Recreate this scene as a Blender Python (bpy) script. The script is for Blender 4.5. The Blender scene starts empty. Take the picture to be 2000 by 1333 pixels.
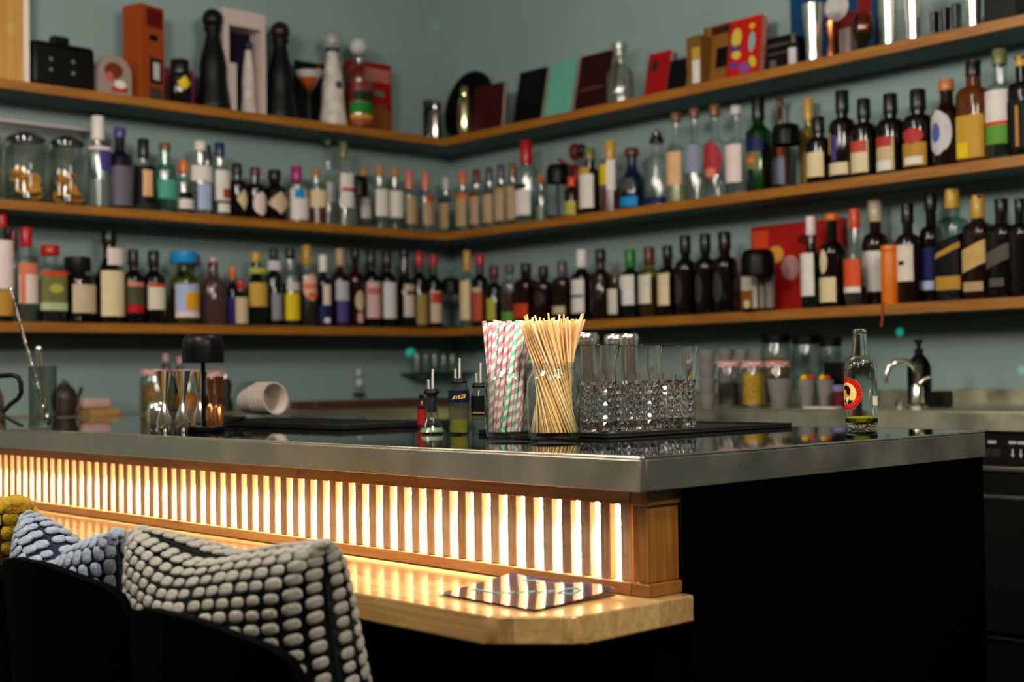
import bpy, bmesh, math, random
from mathutils import Vector, Matrix
random.seed(7)
S = bpy.context.scene
COL = S.collection
pi = math.pi
# ------------------------------------------------------------------ camera
YAW, PITCH, ROLL, FPX = 0.82767, 0.0245, -0.01568, 2684.6
CAMZ = 1.062
_f = Vector((math.cos(PITCH)*math.cos(YAW), math.cos(PITCH)*math.sin(YAW), math.sin(PITCH)))
_r = _f.cross(Vector((0, 0, 1))).normalized()
_u = _r.cross(_f)
RGT = math.cos(ROLL)*_r + math.sin(ROLL)*_u
UPV = -math.sin(ROLL)*_r + math.cos(ROLL)*_u
FWD = _f
cam_d = bpy.data.cameras.new('camera')
cam_d.sensor_width = 36.0
cam_d.lens = FPX*36.0/2000.0
cam_d.clip_start = 0.05
cam_d.dof.use_dof = True
cam_d.dof.focus_distance = 2.33
cam_d.dof.aperture_fstop = 3.4
cam = bpy.data.objects.new('camera', cam_d)
COL.objects.link(cam)
m = Matrix.Identity(4)
for i in range(3):
    m[i][0], m[i][1], m[i][2] = RGT[i], UPV[i], -FWD[i]
m[2][3] = CAMZ
cam.matrix_world = m
S.camera = cam
# ------------------------------------------------------------------ world, lights, exposure
W = bpy.data.worlds.new('world'); S.world = W; W.use_nodes = True
W.node_tree.nodes['Background'].inputs[0].default_value = (0.55, 0.75, 0.8, 1)
W.node_tree.nodes['Background'].inputs[1].default_value = 0.004
vs = S.view_settings
vs.view_transform = 'Standard'; vs.look = 'None'; vs.gamma = 1.0; vs.use_curve_mapping = False
vs.exposure = 0.3
S.cycles.use_denoising = True
S.cycles.max_bounces = 12; S.cycles.transmission_bounces = 12; S.cycles.transparent_max_bounces = 40
S.cycles.sample_clamp_indirect = 4.0
S.cycles.blur_glossy = 0.3
S.cycles.caustics_refractive = True; S.cycles.caustics_reflective = False

def lamp_light(name, loc, power, col, size=0.2, spot=None, aim=None, blend=0.6):
    if spot:
        d = bpy.data.lights.new(name, 'SPOT'); d.spot_size = spot; d.spot_blend = blend
    else:
        d = bpy.data.lights.new(name, 'POINT')
    d.energy = power; d.color = col; d.shadow_soft_size = size
    o = bpy.data.objects.new(name, d); COL.objects.link(o); o.location = loc
    if aim is not None:
        o.rotation_euler = (Vector(aim)-Vector(loc)).to_track_quat('-Z', 'Y').to_euler()
    return o
WARM = (1.0, 0.92, 0.80)
# ceiling lamps: over the guests' side (they light the shelves from the front) and over the bartender
lamp_light('pendant_light', (0.5, 2.1, 2.35), 78, WARM)
lamp_light('pendant_light', (1.2, 0.0, 2.35), 88, WARM)
lamp_light('pendant_light', (-0.2, 0.6, 2.35), 30, WARM)
lamp_light('pendant_light', (2.1, 2.4, 2.35), 16, WARM)
lamp_light('pendant_light', (-0.4, 3.5, 2.35), 34, WARM)
# two added spots aimed at the bar top to brighten jars and glasses
lamp_light('added_bar_spot', (0.8, 0.5, 2.75), 230, WARM, 0.12, math.radians(30), (1.68, 1.72, 1.0), 0.7)
lamp_light('added_bar_spot', (1.9, 0.5, 2.75), 140, WARM, 0.12, math.radians(34), (1.95, 1.65, 1.0), 0.7)
# a little green party laser, its unseen source in mid-air over the bar, throws dots on the walls
# (its beams are narrow spots; see laser_dots further down)

# ------------------------------------------------------------------ picture <-> place helpers
def ray(x, y):
    return FWD + RGT*((x-1000.0)/FPX) - UPV*((y-666.5)/FPX)
def onZ(x, y, z):
    d = ray(x, y); t = (z-CAMZ)/d.z
    return Vector((d.x*t, d.y*t, z))
def onX(x, y, X):
    d = ray(x, y); t = X/d.x
    return Vector((X, d.y*t, CAMZ+d.z*t))
def onY(x, y, Y):
    d = ray(x, y); t = Y/d.y
    return Vector((d.x*t, Y, CAMZ+d.z*t))
def mpp(p):
    """metres per photo pixel at a point"""
    return (p - Vector((0, 0, CAMZ))).dot(FWD)/FPX

# ------------------------------------------------------------------ materials
def lin(h):
    h = h.lstrip('#'); out = []
    for i in (0, 2, 4):
        c = int(h[i:i+2], 16)/255.0
        out.append(c/12.92 if c <= 0.04045 else ((c+0.055)/1.055)**2.4)
    return (out[0], out[1], out[2], 1.0)
_M = {}
def pm(name, col, rough=0.5, metal=0.0, coat=0.0, bump=0.0, bscale=60.0, vary=0.0, vscale=8.0, spec=0.3, emit=None, estr=0.0, aniso=0.0, sheen=0.0):
    if name in _M: return _M[name]
    mt = bpy.data.materials.new(name); mt.use_nodes = True
    nt = mt.node_tree; b = nt.nodes['Principled BSDF']
    c = lin(col) if isinstance(col, str) else col
    b.inputs['Base Color'].default_value = c
    b.inputs['Roughness'].default_value = rough
    b.inputs['Metallic'].default_value = metal
    b.inputs['Coat Weight'].default_value = coat
    b.inputs['Coat Roughness'].default_value = 0.06
    b.inputs['Specular IOR Level'].default_value = spec
    b.inputs['Anisotropic'].default_value = aniso
    b.inputs['Sheen Weight'].default_value = sheen
    if emit:
        b.inputs['Emission Color'].default_value = lin(emit); b.inputs['Emission Strength'].default_value = estr
    tc = nt.nodes.new('ShaderNodeTexCoord')
    if vary:
        n = nt.nodes.new('ShaderNodeTexNoise'); n.inputs['Scale'].default_value = vscale; n.inputs['Detail'].default_value = 4
        nt.links.new(tc.outputs['Object'], n.inputs['Vector'])
        r = nt.nodes.new('ShaderNodeValToRGB')
        lo = [x*(1-vary) for x in c[:3]]+[1]; hi = [min(1, x*(1+vary)) for x in c[:3]]+[1]
        r.color_ramp.elements[0].position = 0.3; r.color_ramp.elements[0].color = lo
        r.color_ramp.elements[1].position = 0.7; r.color_ramp.elements[1].color = hi
        nt.links.new(n.outputs['Fac'], r.inputs['Fac']); nt.links.new(r.outputs['Color'], b.inputs['Base Color'])
    if bump:
        n = nt.nodes.new('ShaderNodeTexNoise'); n.inputs['Scale'].default_value = bscale; n.inputs['Detail'].default_value = 3
        nt.links.new(tc.outputs['Object'], n.inputs['Vector'])
        bp = nt.nodes.new('ShaderNodeBump'); bp.inputs['Strength'].default_value = bump; bp.inputs['Distance'].default_value = 0.004
        nt.links.new(n.outputs['Fac'], bp.inputs['Height']); nt.links.new(bp.outputs['Normal'], b.inputs['Normal'])
    _M[name] = mt
    return mt
C = dict(black='#0b0b0c', white='#e6dfda', cream='#e2cfa6', beige='#cdb89a', tan='#b89a78', cork='#b9834e', corkd='#7a5434', red='#b3161b', dred='#5a0d10',
         redo='#d2431f', salmon='#d9795f', orange='#e2701c', rust='#a2461d', gold='#c79a3a', yellow='#e5c71d', ygreen='#b5b04a', khaki='#a58f52', olive='#6f7340',
         green='#1f7a2f', lgreen='#5f9a3a', dgreen='#0f3017', teal='#4fa595', blue='#1d8fd6', navy='#1a1f52', indigo='#4d48b8', violet='#4b3f86', pblue='#aebbe0',
         grey='#8d8d92', dgrey='#4a4846', pgrey='#c9c6c8', pink='#e0a3a6', palepink='#e8d3d2', magenta='#a3186f', brown='#5a2a16', copper='#c4764a', peach='#e3b487',
         bgrey='#8a92a8', goldb='#b98b35', stripe='#6a6472')
def paint(col, rough=0.45, coat=0.0):
    col = C.get(col, col)
    return pm('print_%s_%d_%d' % (col, int(rough*100), int(coat*10)), col, rough, coat=coat, vary=0.06, vscale=40, spec=0.15)
def thin_glass(name, tint, edge, gloss=0.04, base=0.04, top=0.65, power=4.0):
    """a thin glass wall: light passes tinted, more so towards the rim; Fresnel gloss on top"""
    if name in _M: return _M[name]
    mt = bpy.data.materials.new(name); mt.use_nodes = True
    nt = mt.node_tree; nt.nodes.clear()
    out = nt.nodes.new('ShaderNodeOutputMaterial')
    tr = nt.nodes.new('ShaderNodeBsdfTransparent'); gl = nt.nodes.new('ShaderNodeBsdfGlossy')
    gl.inputs['Roughness'].default_value = gloss; gl.inputs['Color'].default_value = (1, 1, 1, 1)
    lw = nt.nodes.new('ShaderNodeLayerWeight'); lw.inputs['Blend'].default_value = 0.28
    mixc = nt.nodes.new('ShaderNodeMix'); mixc.data_type = 'RGBA'
    mixc.inputs['A'].default_value = lin(tint); mixc.inputs['B'].default_value = lin(edge)
    nt.links.new(lw.outputs['Facing'], mixc.inputs['Factor'])
    nt.links.new(mixc.outputs['Result'], tr.inputs['Color'])
    l2 = nt.nodes.new('ShaderNodeLayerWeight'); l2.inputs['Blend'].default_value = 0.5
    pw = nt.nodes.new('ShaderNodeMath'); pw.operation = 'POWER'; pw.inputs[1].default_value = power
    nt.links.new(l2.outputs['Facing'], pw.inputs[0])
    fr = nt.nodes.new('ShaderNodeMath'); fr.operation = 'MULTIPLY_ADD'; fr.inputs[1].default_value = top; fr.inputs[2].default_value = base
    nt.links.new(pw.outputs[0], fr.inputs[0])
    mx = nt.nodes.new('ShaderNodeMixShader')
    nt.links.new(fr.outputs[0], mx.inputs[0]); nt.links.new(tr.outputs[0], mx.inputs[1]); nt.links.new(gl.outputs[0], mx.inputs[2])
    nt.links.new(mx.outputs[0], out.inputs['Surface'])
    _M[name] = mt
    return mt
def real_glass(name, col='#ffffff', ior=1.5, rough=0.0):
    if name in _M: return _M[name]
    mt = bpy.data.materials.new(name); mt.use_nodes = True
    b = mt.node_tree.nodes['Principled BSDF']
    b.inputs['Base Color'].default_value = lin(col); b.inputs['Roughness'].default_value = rough
    b.inputs['Transmission Weight'].default_value = 1.0; b.inputs['IOR'].default_value = ior
    _M[name] = mt
    return mt
def wood(name, dark, light, axis='Y', rough=0.4, coat=0.0, plank=(0.5, 0.045), grain=14.0, contrast=0.25):
    """glued staves running along an axis, with grain"""
    if name in _M: return _M[name]
    mt = bpy.data.materials.new(name); mt.use_nodes = True
    nt = mt.node_tree; b = nt.nodes['Principled BSDF']; L = nt.links.new
    tc = nt.nodes.new('ShaderNodeTexCoord'); sp = nt.nodes.new('ShaderNodeSeparateXYZ'); L(tc.outputs['Object'], sp.inputs[0])
    cb = nt.nodes.new('ShaderNodeCombineXYZ')
    order = {'Y': ('Y', 'X', 'Z'), 'X': ('X', 'Y', 'Z'), 'Z': ('Z', 'X', 'Y')}[axis]
    for k, ax in zip(('X', 'Y', 'Z'), order): L(sp.outputs[ax], cb.inputs[k])
    br = nt.nodes.new('ShaderNodeTexBrick'); br.offset = 0.37; br.inputs['Scale'].default_value = 1.0
    br.inputs['Brick Width'].default_value = plank[0]; br.inputs['Row Height'].default_value = plank[1]
    br.inputs['Mortar Size'].default_value = 0.0004; br.inputs['Color1'].default_value = (0, 0, 0, 1); br.inputs['Color2'].default_value = (1, 1, 1, 1)
    br.inputs['Mortar'].default_value = (0.2, 0.2, 0.2, 1)
    L(cb.outputs[0], br.inputs['Vector'])
    mp = nt.nodes.new('ShaderNodeMapping'); mp.inputs['Scale'].default_value = (grain*0.12, grain*2.2, grain*2.2)
    L(cb.outputs[0], mp.inputs['Vector'])
    # shift the grain from stave to stave
    ad = nt.nodes.new('ShaderNodeVectorMath'); ad.operation = 'ADD'
    ml = nt.nodes.new('ShaderNodeVectorMath'); ml.operation = 'SCALE'; ml.inputs['Scale'].default_value = 7.0
    L(br.outputs['Color'], ml.inputs[0]); L(mp.outputs[0], ad.inputs[0]); L(ml.outputs[0], ad.inputs[1])
    nz = nt.nodes.new('ShaderNodeTexNoise'); nz.inputs['Scale'].default_value = 2.0; nz.inputs['Detail'].default_value = 6; nz.inputs['Distortion'].default_value = 0.6
    L(ad.outputs[0], nz.inputs['Vector'])
    mixf = nt.nodes.new('ShaderNodeMix'); mixf.data_type = 'FLOAT'; mixf.inputs['Factor'].default_value = contrast
    L(nz.outputs['Fac'], mixf.inputs['A']); L(br.outputs['Color'], mixf.inputs['B'])
    rp = nt.nodes.new('ShaderNodeValToRGB')
    rp.color_ramp.elements[0].position = 0.3; rp.color_ramp.elements[0].color = lin(dark)
    rp.color_ramp.elements[1].position = 0.72; rp.color_ramp.elements[1].color = lin(light)
    L(mixf.outputs['Result'], rp.inputs['Fac']); L(rp.outputs['Color'], b.inputs['Base Color'])
    b.inputs['Roughness'].default_value = rough; b.inputs['Coat Weight'].default_value = coat; b.inputs['Coat Roughness'].default_value = 0.12
    bp = nt.nodes.new('ShaderNodeBump'); bp.inputs['Strength'].default_value = 0.12; bp.inputs['Distance'].default_value = 0.001
    L(nz.outputs['Fac'], bp.inputs['Height']); L(bp.outputs['Normal'], b.inputs['Normal'])
    _M[name] = mt
    return mt
def steel(name, col, rough, axis='X', bump=0.0):
    """brushed steel, fine streaks along an axis, smudges in the gloss"""
    if name in _M: return _M[name]
    mt = bpy.data.materials.new(name); mt.use_nodes = True
    nt = mt.node_tree; b = nt.nodes['Principled BSDF']; L = nt.links.new
    b.inputs['Base Color'].default_value = lin(col); b.inputs['Metallic'].default_value = 1.0
    tc = nt.nodes.new('ShaderNodeTexCoord'); mp = nt.nodes.new('ShaderNodeMapping')
    sc = {'X': (2, 300, 300), 'Y': (300, 2, 300), 'Z': (300, 300, 2)}[axis]
    mp.inputs['Scale'].default_value = sc; L(tc.outputs['Object'], mp.inputs['Vector'])
    n = nt.nodes.new('ShaderNodeTexNoise'); n.inputs['Scale'].default_value = 1.0; n.inputs['Detail'].default_value = 2; L(mp.outputs[0], n.inputs['Vector'])
    n2 = nt.nodes.new('ShaderNodeTexNoise'); n2.inputs['Scale'].default_value = 9.0; n2.inputs['Detail'].default_value = 4; L(tc.outputs['Object'], n2.inputs['Vector'])
    mr = nt.nodes.new('ShaderNodeMapRange'); mr.inputs['From Min'].default_value = 0.3; mr.inputs['From Max'].default_value = 0.7
    mr.inputs['To Min'].default_value = rough*0.75; mr.inputs['To Max'].default_value = rough*1.3
    L(n2.outputs['Fac'], mr.inputs['Value']); L(mr.outputs[0], b.inputs['Roughness'])
    if bump:
        bp = nt.nodes.new('ShaderNodeBump'); bp.inputs['Strength'].default_value = bump; bp.inputs['Distance'].default_value = 0.0005
        L(n.outputs['Fac'], bp.inputs['Height']); L(bp.outputs['Normal'], b.inputs['Normal'])
    _M[name] = mt
    return mt

# ------------------------------------------------------------------ mesh helpers
def mk(name, verts, faces, mat, parent=None, loc=(0, 0, 0), smooth=None, rot=None, mats=None, fm=None):
    me = bpy.data.meshes.new(name)
    me.from_pydata([tuple(v) for v in verts], [], faces)
    for x in (mats or [mat]): me.materials.append(x)
    if fm: me.polygons.foreach_set('material_index', fm)
    if smooth is not None:
        me.polygons.foreach_set('use_smooth', [True]*len(me.polygons))
        me.set_sharp_from_angle(angle=smooth)
    me.update()
    o = bpy.data.objects.new(name, me); COL.objects.link(o)
    if parent: o.parent = parent
    o.location = loc
    if rot: o.rotation_euler = rot
    return o
def from_bm(name, bm, mat, parent=None, loc=(0, 0, 0), smooth=None, rot=None, bev=0.0):
    big = [min(e.calc_length() for e in f.edges) > bev*1.05 for f in bm.faces]   # the flat faces between the rounded edges
    me = bpy.data.meshes.new(name); bm.to_mesh(me); bm.free()
    me.materials.append(mat)
    if smooth is not None:
        me.set_sharp_from_angle(angle=smooth)
        me.polygons.foreach_set('use_smooth', [not b for b in big])
    o = bpy.data.objects.new(name, me); COL.objects.link(o)
    if parent: o.parent = parent
    o.location = loc
    if rot: o.rotation_euler = rot
    return o
BOXF = [(0, 3, 2, 1), (4, 5, 6, 7), (0, 1, 5, 4), (1, 2, 6, 5), (2, 3, 7, 6), (3, 0, 4, 7)]
def boxv(a, b):
    return [(a[0], a[1], a[2]), (b[0], a[1], a[2]), (b[0], b[1], a[2]), (a[0], b[1], a[2]),
            (a[0], a[1], b[2]), (b[0], a[1], b[2]), (b[0], b[1], b[2]), (a[0], b[1], b[2])]
def box(name, a, b, mat, parent=None, bev=0.0, seg=2, loc=(0, 0, 0), rot=None):
    if not bev: return mk(name, boxv(a, b), BOXF, mat, parent, loc, None, rot)
    bm = bmesh.new(); vs_ = [bm.verts.new(v) for v in boxv(a, b)]
    for f in BOXF: bm.faces.new([vs_[i] for i in f])
    bmesh.ops.bevel(bm, geom=bm.edges[:], offset=bev, segments=seg, affect='EDGES', profile=0.5)
    return from_bm(name, bm, mat, parent, loc, 0.9, rot, bev)
def sqf(th, p):
    if not p: return 1.0
    return 1.0/((abs(math.cos(th))**p+abs(math.sin(th))**p)**(1.0/p))
def lathe_vf(prof, n=24, p=None, radf=None):
    """(r,z) profile turned round; r==0 ends close"""
    V, F, rows = [], [], []
    for (r, z) in prof:
        if r <= 1e-6:
            rows.append([len(V)]); V.append((0, 0, z))
        else:
            row = []
            for k in range(n):
                th = 2*pi*k/n
                q = r*sqf(th, p)
                if radf: q = radf(q, th, z)
                row.append(len(V)); V.append((q*math.cos(th), q*math.sin(th), z))
            rows.append(row)
    for a, b in zip(rows[:-1], rows[1:]):
        for k in range(n):
            k2 = (k+1) % n
            if len(a) == 1 and len(b) == 1: continue
            if len(a) == 1: F.append((a[0], b[k2], b[k]))
            elif len(b) == 1: F.append((a[k], a[k2], b[0]))
            else: F.append((a[k], a[k2], b[k2], b[k]))
    return V, F
def lathe(name, prof, mat, parent=None, loc=(0, 0, 0), n=24, p=None, rot=None, smooth=0.7, radf=None):
    V, F = lathe_vf(prof, n, p, radf)
    return mk(name, V, F, mat, parent, loc, smooth, rot)
def tube_vf(pts, r, n=8, closed=False, r2=None):
    V, F = [], []
    pts = [Vector(p) for p in pts]; N = len(pts); ref = None
    for i, p in enumerate(pts):
        t = (pts[min(i+1, N-1)]-pts[max(i-1, 0)])
        if closed: t = pts[(i+1) % N]-pts[(i-1) % N]
        t.normalize()
        if ref is None:
            ref = t.orthogonal().normalized()
        ref = (ref - t*ref.dot(t)).normalized()
        bi = t.cross(ref)
        rr = r if r2 is None else r+(r2-r)*i/(N-1)
        for k in range(n):
            a = 2*pi*k/n
            V.append(p+ref*(rr*math.cos(a))+bi*(rr*math.sin(a)))
    for i in range(N if closed else N-1):
        j = (i+1) % N
        for k in range(n):
            k2 = (k+1) % n
            F.append((i*n+k, i*n+k2, j*n+k2, j*n+k))
    if not closed:
        F.append(tuple(range(n-1, -1, -1))); F.append(tuple((N-1)*n+k for k in range(n)))
    return V, F
def tube(name, pts, r, mat, parent=None, n=8, closed=False, loc=(0, 0, 0), r2=None, rot=None):
    V, F = tube_vf(pts, r, n, closed, r2)
    return mk(name, V, F, mat, parent, loc, 0.9, rot)
def prism(name, poly, z0, z1, mat, parent=None, loc=(0, 0, 0), rot=None, bev=0.0):
    n = len(poly)
    V = [(x, y, z0) for x, y in poly]+[(x, y, z1) for x, y in poly]
    F = [tuple(range(n-1, -1, -1)), tuple(range(n, 2*n))]+[(i, (i+1) % n, n+(i+1) % n, n+i) for i in range(n)]
    if not bev: return mk(name, V, F, mat, parent, loc, None, rot)
    bm = bmesh.new(); vv = [bm.verts.new(v) for v in V]
    for f in F: bm.faces.new([vv[i] for i in f])
    bmesh.ops.bevel(bm, geom=bm.edges[:], offset=bev, segments=2, affect='EDGES', profile=0.5)
    return from_bm(name, bm, mat, parent, loc, 0.9, rot, bev)
def ell(name, c, r, mat, parent=None, n=12, rot=None, loc=(0, 0, 0)):
    prof = [(math.sin(pi*i/n)*1.0, -math.cos(pi*i/n)) for i in range(n+1)]
    prof[0] = (0, -1); prof[-1] = (0, 1)
    V, F = lathe_vf(prof, n+4)
    V = [(c[0]+v[0]*r[0], c[1]+v[1]*r[1], c[2]+v[2]*r[2]) for v in V]
    return mk(name, V, F, mat, parent, loc, 3.0, rot)
def tag(o, label, cat, group=None):
    o['label'] = label; o['category'] = cat
    if group: o['group'] = group
    return o
def thing(name, label, cat, loc, rotz=0.0, group=None):
    o = bpy.data.objects.new(name, None); COL.objects.link(o)
    o.empty_display_size = 0.05
    o.location = loc; o.rotation_euler = (0, 0, rotz)
    return tag(o, label, cat, group)
def struct(o):
    o['kind'] = 'structure'; return o
def copy_tree(o, parent=None):
    c = o.copy(); COL.objects.link(c); c.parent = parent
    for ch in o.children: copy_tree(ch, c)
    return c
# ------------------------------------------------------------------ the room
XS, YS = 3.692, 4.422            # front edges of the right and left shelves
XW, YW = 3.915, 4.645            # wall faces
ZS = {1: CAMZ+0.9985, 2: CAMZ+0.601, 3: CAMZ+0.1985}
TH = 0.0325
M_WALL = pm('wall_paint_sage', '#8fa5a3', 0.65, bump=0.05, bscale=180, vary=0.05, vscale=3, spec=0.3)
M_DARKWALL = pm('wall_paint_grey', '#75695a', 0.8, vary=0.1)
M_FLOOR = pm('floor_dark', '#16130f', 0.5, vary=0.2, vscale=5)
M_CEIL = pm('ceiling_paint', '#8f8a80', 0.8, vary=0.05)
struct(box('wall_left', (-3.0, YW, 0), (XW+0.12, YW+0.12, 2.95), M_WALL))
struct(box('wall_right', (XW, -3.0, 0), (XW+0.12, YW, 2.95), M_WALL))
struct(box('wall_back', (-3.0, -3.12, 0), (XW+0.12, -3.0, 2.95), M_DARKWALL))
struct(box('wall_front', (-3.12, -3.12, 0), (-3.0, YW+0.12, 2.95), M_DARKWALL))
struct(box('floor', (-3.12, -3.12, -0.1), (XW+0.12, YW+0.12, 0), M_FLOOR))
struct(box('ceiling', (-3.12, -3.12, 2.95), (XW+0.12, YW+0.12, 3.05), M_CEIL))

# ------------------------------------------------------------------ wall shelves
M_EDGE = wood('shelf_edging_oak', '#8c520a', '#bd7d1e', 'X', 0.45, 0.1, (0.6, 0.2), 16, 0.2)
M_EDGEY = wood('shelf_edging_oak_y', '#8c520a', '#bd7d1e', 'Y', 0.45, 0.1, (0.6, 0.2), 16, 0.2)
M_BOARD = pm('shelf_board_teal', '#5f7a7a', 0.6, vary=0.06)
LEVEL = {1: 'top', 2: 'middle', 3: 'bottom'}
for k in (1, 2, 3):
    z = ZS[k]
    t = thing('wall_shelf', '%s wooden-edged shelf along the left wall' % LEVEL[k], 'shelf', (1.0, YS, z-TH), group='wall shelves')
    box('board', (0.4-1.0, 0.018, 0.003), (XW-1.0, YW-YS, TH), M_BOARD, t)
    box('edging', (0.4-1.0, 0, 0), (XS+0.018-1.0, 0.018, TH), M_EDGE, t, 0.002)
    t = thing('wall_shelf', '%s wooden-edged shelf along the right wall' % LEVEL[k], 'shelf', (XS, 2.0, z-TH), group='wall shelves')
    box('board', (0.018, -1.2, 0.003), (XW-XS, YS+0.018-2.0, TH), M_BOARD, t)
    box('edging', (0, -1.2, 0), (0.018, YS-2.0, TH), M_EDGEY, t, 0.002)

# ------------------------------------------------------------------ bar
ZB = 0.95
XB, YB, XE, YE = 1.358, 1.2305, 2.265, 3.985
M_TOP = steel('steel_polished_top', '#4a4d4e', 0.03, 'Y')
M_APR = steel('steel_brushed_apron', '#b8b0a4', 0.36, 'Y', 0.25)
M_APRX = steel('steel_brushed_apron_end', '#b8b0a4', 0.36, 'X', 0.25)
M_BLACK = pm('matt_black_panel', '#030303', 0.8, spec=0.0, vary=0.1)
t = thing('bar_worktop', 'brushed stainless steel bar top with a mirror-bright surface', 'worktop', (XB, YB, ZB))
def L_(a): return (a[0]-XB, a[1]-YB, a[2]-ZB)
box('top_plate', L_((XB+.006, YB+.006, 0.9455)), L_((XE-.006, YE, ZB)), M_TOP, t, 0.0005)
M_RIM = steel('steel_rim', '#c9c2b6', 0.25, 'Y')
box('front_rim', L_((XB-.0005, YB-.0005, 0.9460)), L_((XB+.0055, YE, ZB+.0002)), M_RIM, t, 0.0018, 3)
box('end_rim', L_((XB+.006, YB-.0005, 0.9460)), L_((XE, YB+.0055, ZB+.0002)), M_RIM, t, 0.0018, 3)
box('back_rim', L_((XE-.0055, YB+.006, 0.9460)), L_((XE, YE, ZB+.0002)), M_RIM, t, 0.0018, 3)
box('front_apron', L_((XB, YB, 0.9033)), L_((XB+0.012, YE, 0.9458)), M_APR, t, 0.001)
box('end_apron', L_((XB+0.0125, YB, 0.9033)), L_((XE, YB+0.012, 0.9458)), M_APRX, t, 0.001)
box('back_apron', L_((XE-0.012, YB+0.0125, 0.9033)), L_((XE, YE, 0.9458)), M_APR, t, 0.001)
t = thing('bar_cabinet', 'matt black bar cabinet carrying the steel top', 'cabinet', (XB, YB, 0))
def L0(a): return (a[0]-XB, a[1]-YB, a[2])
box('lower_body', L0((1.385, 1.245, 0)), L0((2.25, YE, 0.7195)), M_BLACK, t)
box('upper_body', L0((1.475, 1.256, 0.7195)), L0((2.25, YE, 0.945)), M_BLACK, t)
box('end_panel', L0((1.4565, 1.2345, 0)), L0((2.2615, 1.2445, 0.903)), M_BLACK, t)

# slatted, back-lit wooden screen between the steel top and the ledge
M_OAK = wood('oak_screen', '#8a5526', '#c08a4c', 'Y', 0.45, 0.15, (0.42, 0.4), 20, 0.3)
M_OAKZ = [wood('oak_slat_%d' % i, a, b, 'Z', 0.5, 0.1, (3, 3), 26, 0.1) for i, (a, b) in enumerate((('#9c7656', '#cfa680'), ('#8c6546', '#bd916a'), ('#a58264', '#d6b490')))]
M_OAKX = wood('oak_post', '#784814', '#a8702a', 'Z', 0.45, 0.15, (3, 0.035), 22, 0.3)
M_BACK = pm('screen_back_board', '#f4e8d0', 0.6, vary=0.04)
M_LED = pm('led_strip', '#fff2d6', 0.4, emit='#ffd9a0', estr=14.0)
XF = 1.393
t = thing('slatted_screen', 'back-lit oak slat screen under the steel bar top', 'screen', (XF, 1.2505, 0.757))
def LS(a): return (a[0]-XF, a[1]-1.2505, a[2]-0.757)
box('top_rail', LS((1.389, 1.2795, 0.881)), LS((1.42, 3.98, 0.9025)), M_OAK, t, 0.001)
box('base_rail', LS((1.387, 1.2795, 0.7585)), LS((1.46, 3.98, 0.776)), M_OAK, t, 0.0015)
for nm, zz0, zz1, g in (('post_block', 0.8815, 0.9025, 0.004), ('post_block', 0.7765, 0.8805, 0.0), ('post_block', 0.7585, 0.7755, 0.005)):
    box(nm, LS((XF-g, 1.2505-g, zz0)), LS((1.4555, 1.2785, zz1)), M_OAKX, t, 0.0012)
box('back_board', LS((1.462, 1.279, 0.776)), LS((1.470, 3.98, 0.9025)), M_BACK, t)
box('led_strip', LS((1.4205, 1.285, 0.898)), LS((1.4325, 3.97, 0.902)), M_LED, t)
slat_me = None
k = 0
y = 1.2835
while y < 3.94:
    if slat_me is None:
        o = box('slat', (0, 0, 0), (0.013, 0.0198, 0.1046), M_OAKZ[0], t, 0.0008)
        slat_mes = [o.data]
        for mm in M_OAKZ[1:]:
            c = o.data.copy(); c.materials[0] = mm; slat_mes.append(c)
        slat_me = o.data
    else:
        o = bpy.data.objects.new('slat', random.choice(slat_mes)); COL.objects.link(o); o.parent = t
    o.location = LS((1.3945, y, 0.7763))
    y += 0.0386; k += 1
# the LED strip's own light, down the cavity
ld = bpy.data.lights.new('led_strip_light', 'AREA'); ld.shape = 'RECTANGLE'; ld.size = 2.6; ld.size_y = 0.012
ld.energy = 300.0; ld.color = (1.0, 0.93, 0.72)
lo = bpy.data.objects.new('led_strip_light', ld); COL.objects.link(lo)
lo.matrix_world = Matrix.Translation((1.4265, 2.62, 0.8965)) @ Matrix.Rotation(math.radians(-32), 4, 'Y') @ Matrix.Rotation(pi/2, 4, 'Z')

# wooden ledge with a cut-off corner
M_LEDGE = wood('oak_ledge', '#9a7442', '#d6ae72', 'Y', 0.25, 0.45, (0.5, 0.042), 18, 0.35)
rc = []
def arc(cx, cy, r, a0, a1, n):
    return [(cx+r*math.cos(a0+(a1-a0)*i/n), cy+r*math.sin(a0+(a1-a0)*i/n)) for i in range(n+1)]
poly = [(1.4545, 3.98), (1.153, 3.98), (1.153, 1.318)]+[(1.154, 1.309), (1.158, 1.301)]+[(1.222, 1.230), (1.232, 1.225), (1.246, 1.2235)]+[(1.4545, 1.2235)]
ledge = prism('wooden_ledge', [(x-1.3, y-2.6) for x, y in poly], 0, 0.037, M_LEDGE, None, (1.3, 2.6, 0.7205), bev=0.003)
tag(ledge, 'honey-coloured oak ledge with a cut-off corner below the lit slats', 'ledge')

# ------------------------------------------------------------------ back counters
M_CTOP = steel('steel_back_top', '#c4c2a8', 0.38, 'Y', 0.1)
XC = 3.25
t = thing('back_worktop', 'steel worktop along the right wall behind the bar', 'worktop', (XC, 0, ZB))
box('top_plate', (0, -0.8, -0.004), (XW-XC, 3.985, 0), M_CTOP, t, 0.0015)
box('apron', (0, -0.8, -0.05), (0.012, 3.985, -0.0042), M_CTOP, t, 0.001)
struct(box('trim_1', (XW-0.012, -0.8, ZB+0.0005), (XW, 3.985, ZB+0.045), M_CTOP, None, 0.001))
t = thing('back_worktop', 'steel worktop along the left wall behind the bar', 'worktop', (XB, 3.99, ZB))
box('top_plate', (0, 0, -0.004), (XW-XB, YW-3.99, 0), M_CTOP, t, 0.0015)
box('apron', (XE-XB, 0, -0.05), (XC-XB, 0.012, -0.0042), M_CTOP, t, 0.001)
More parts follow.
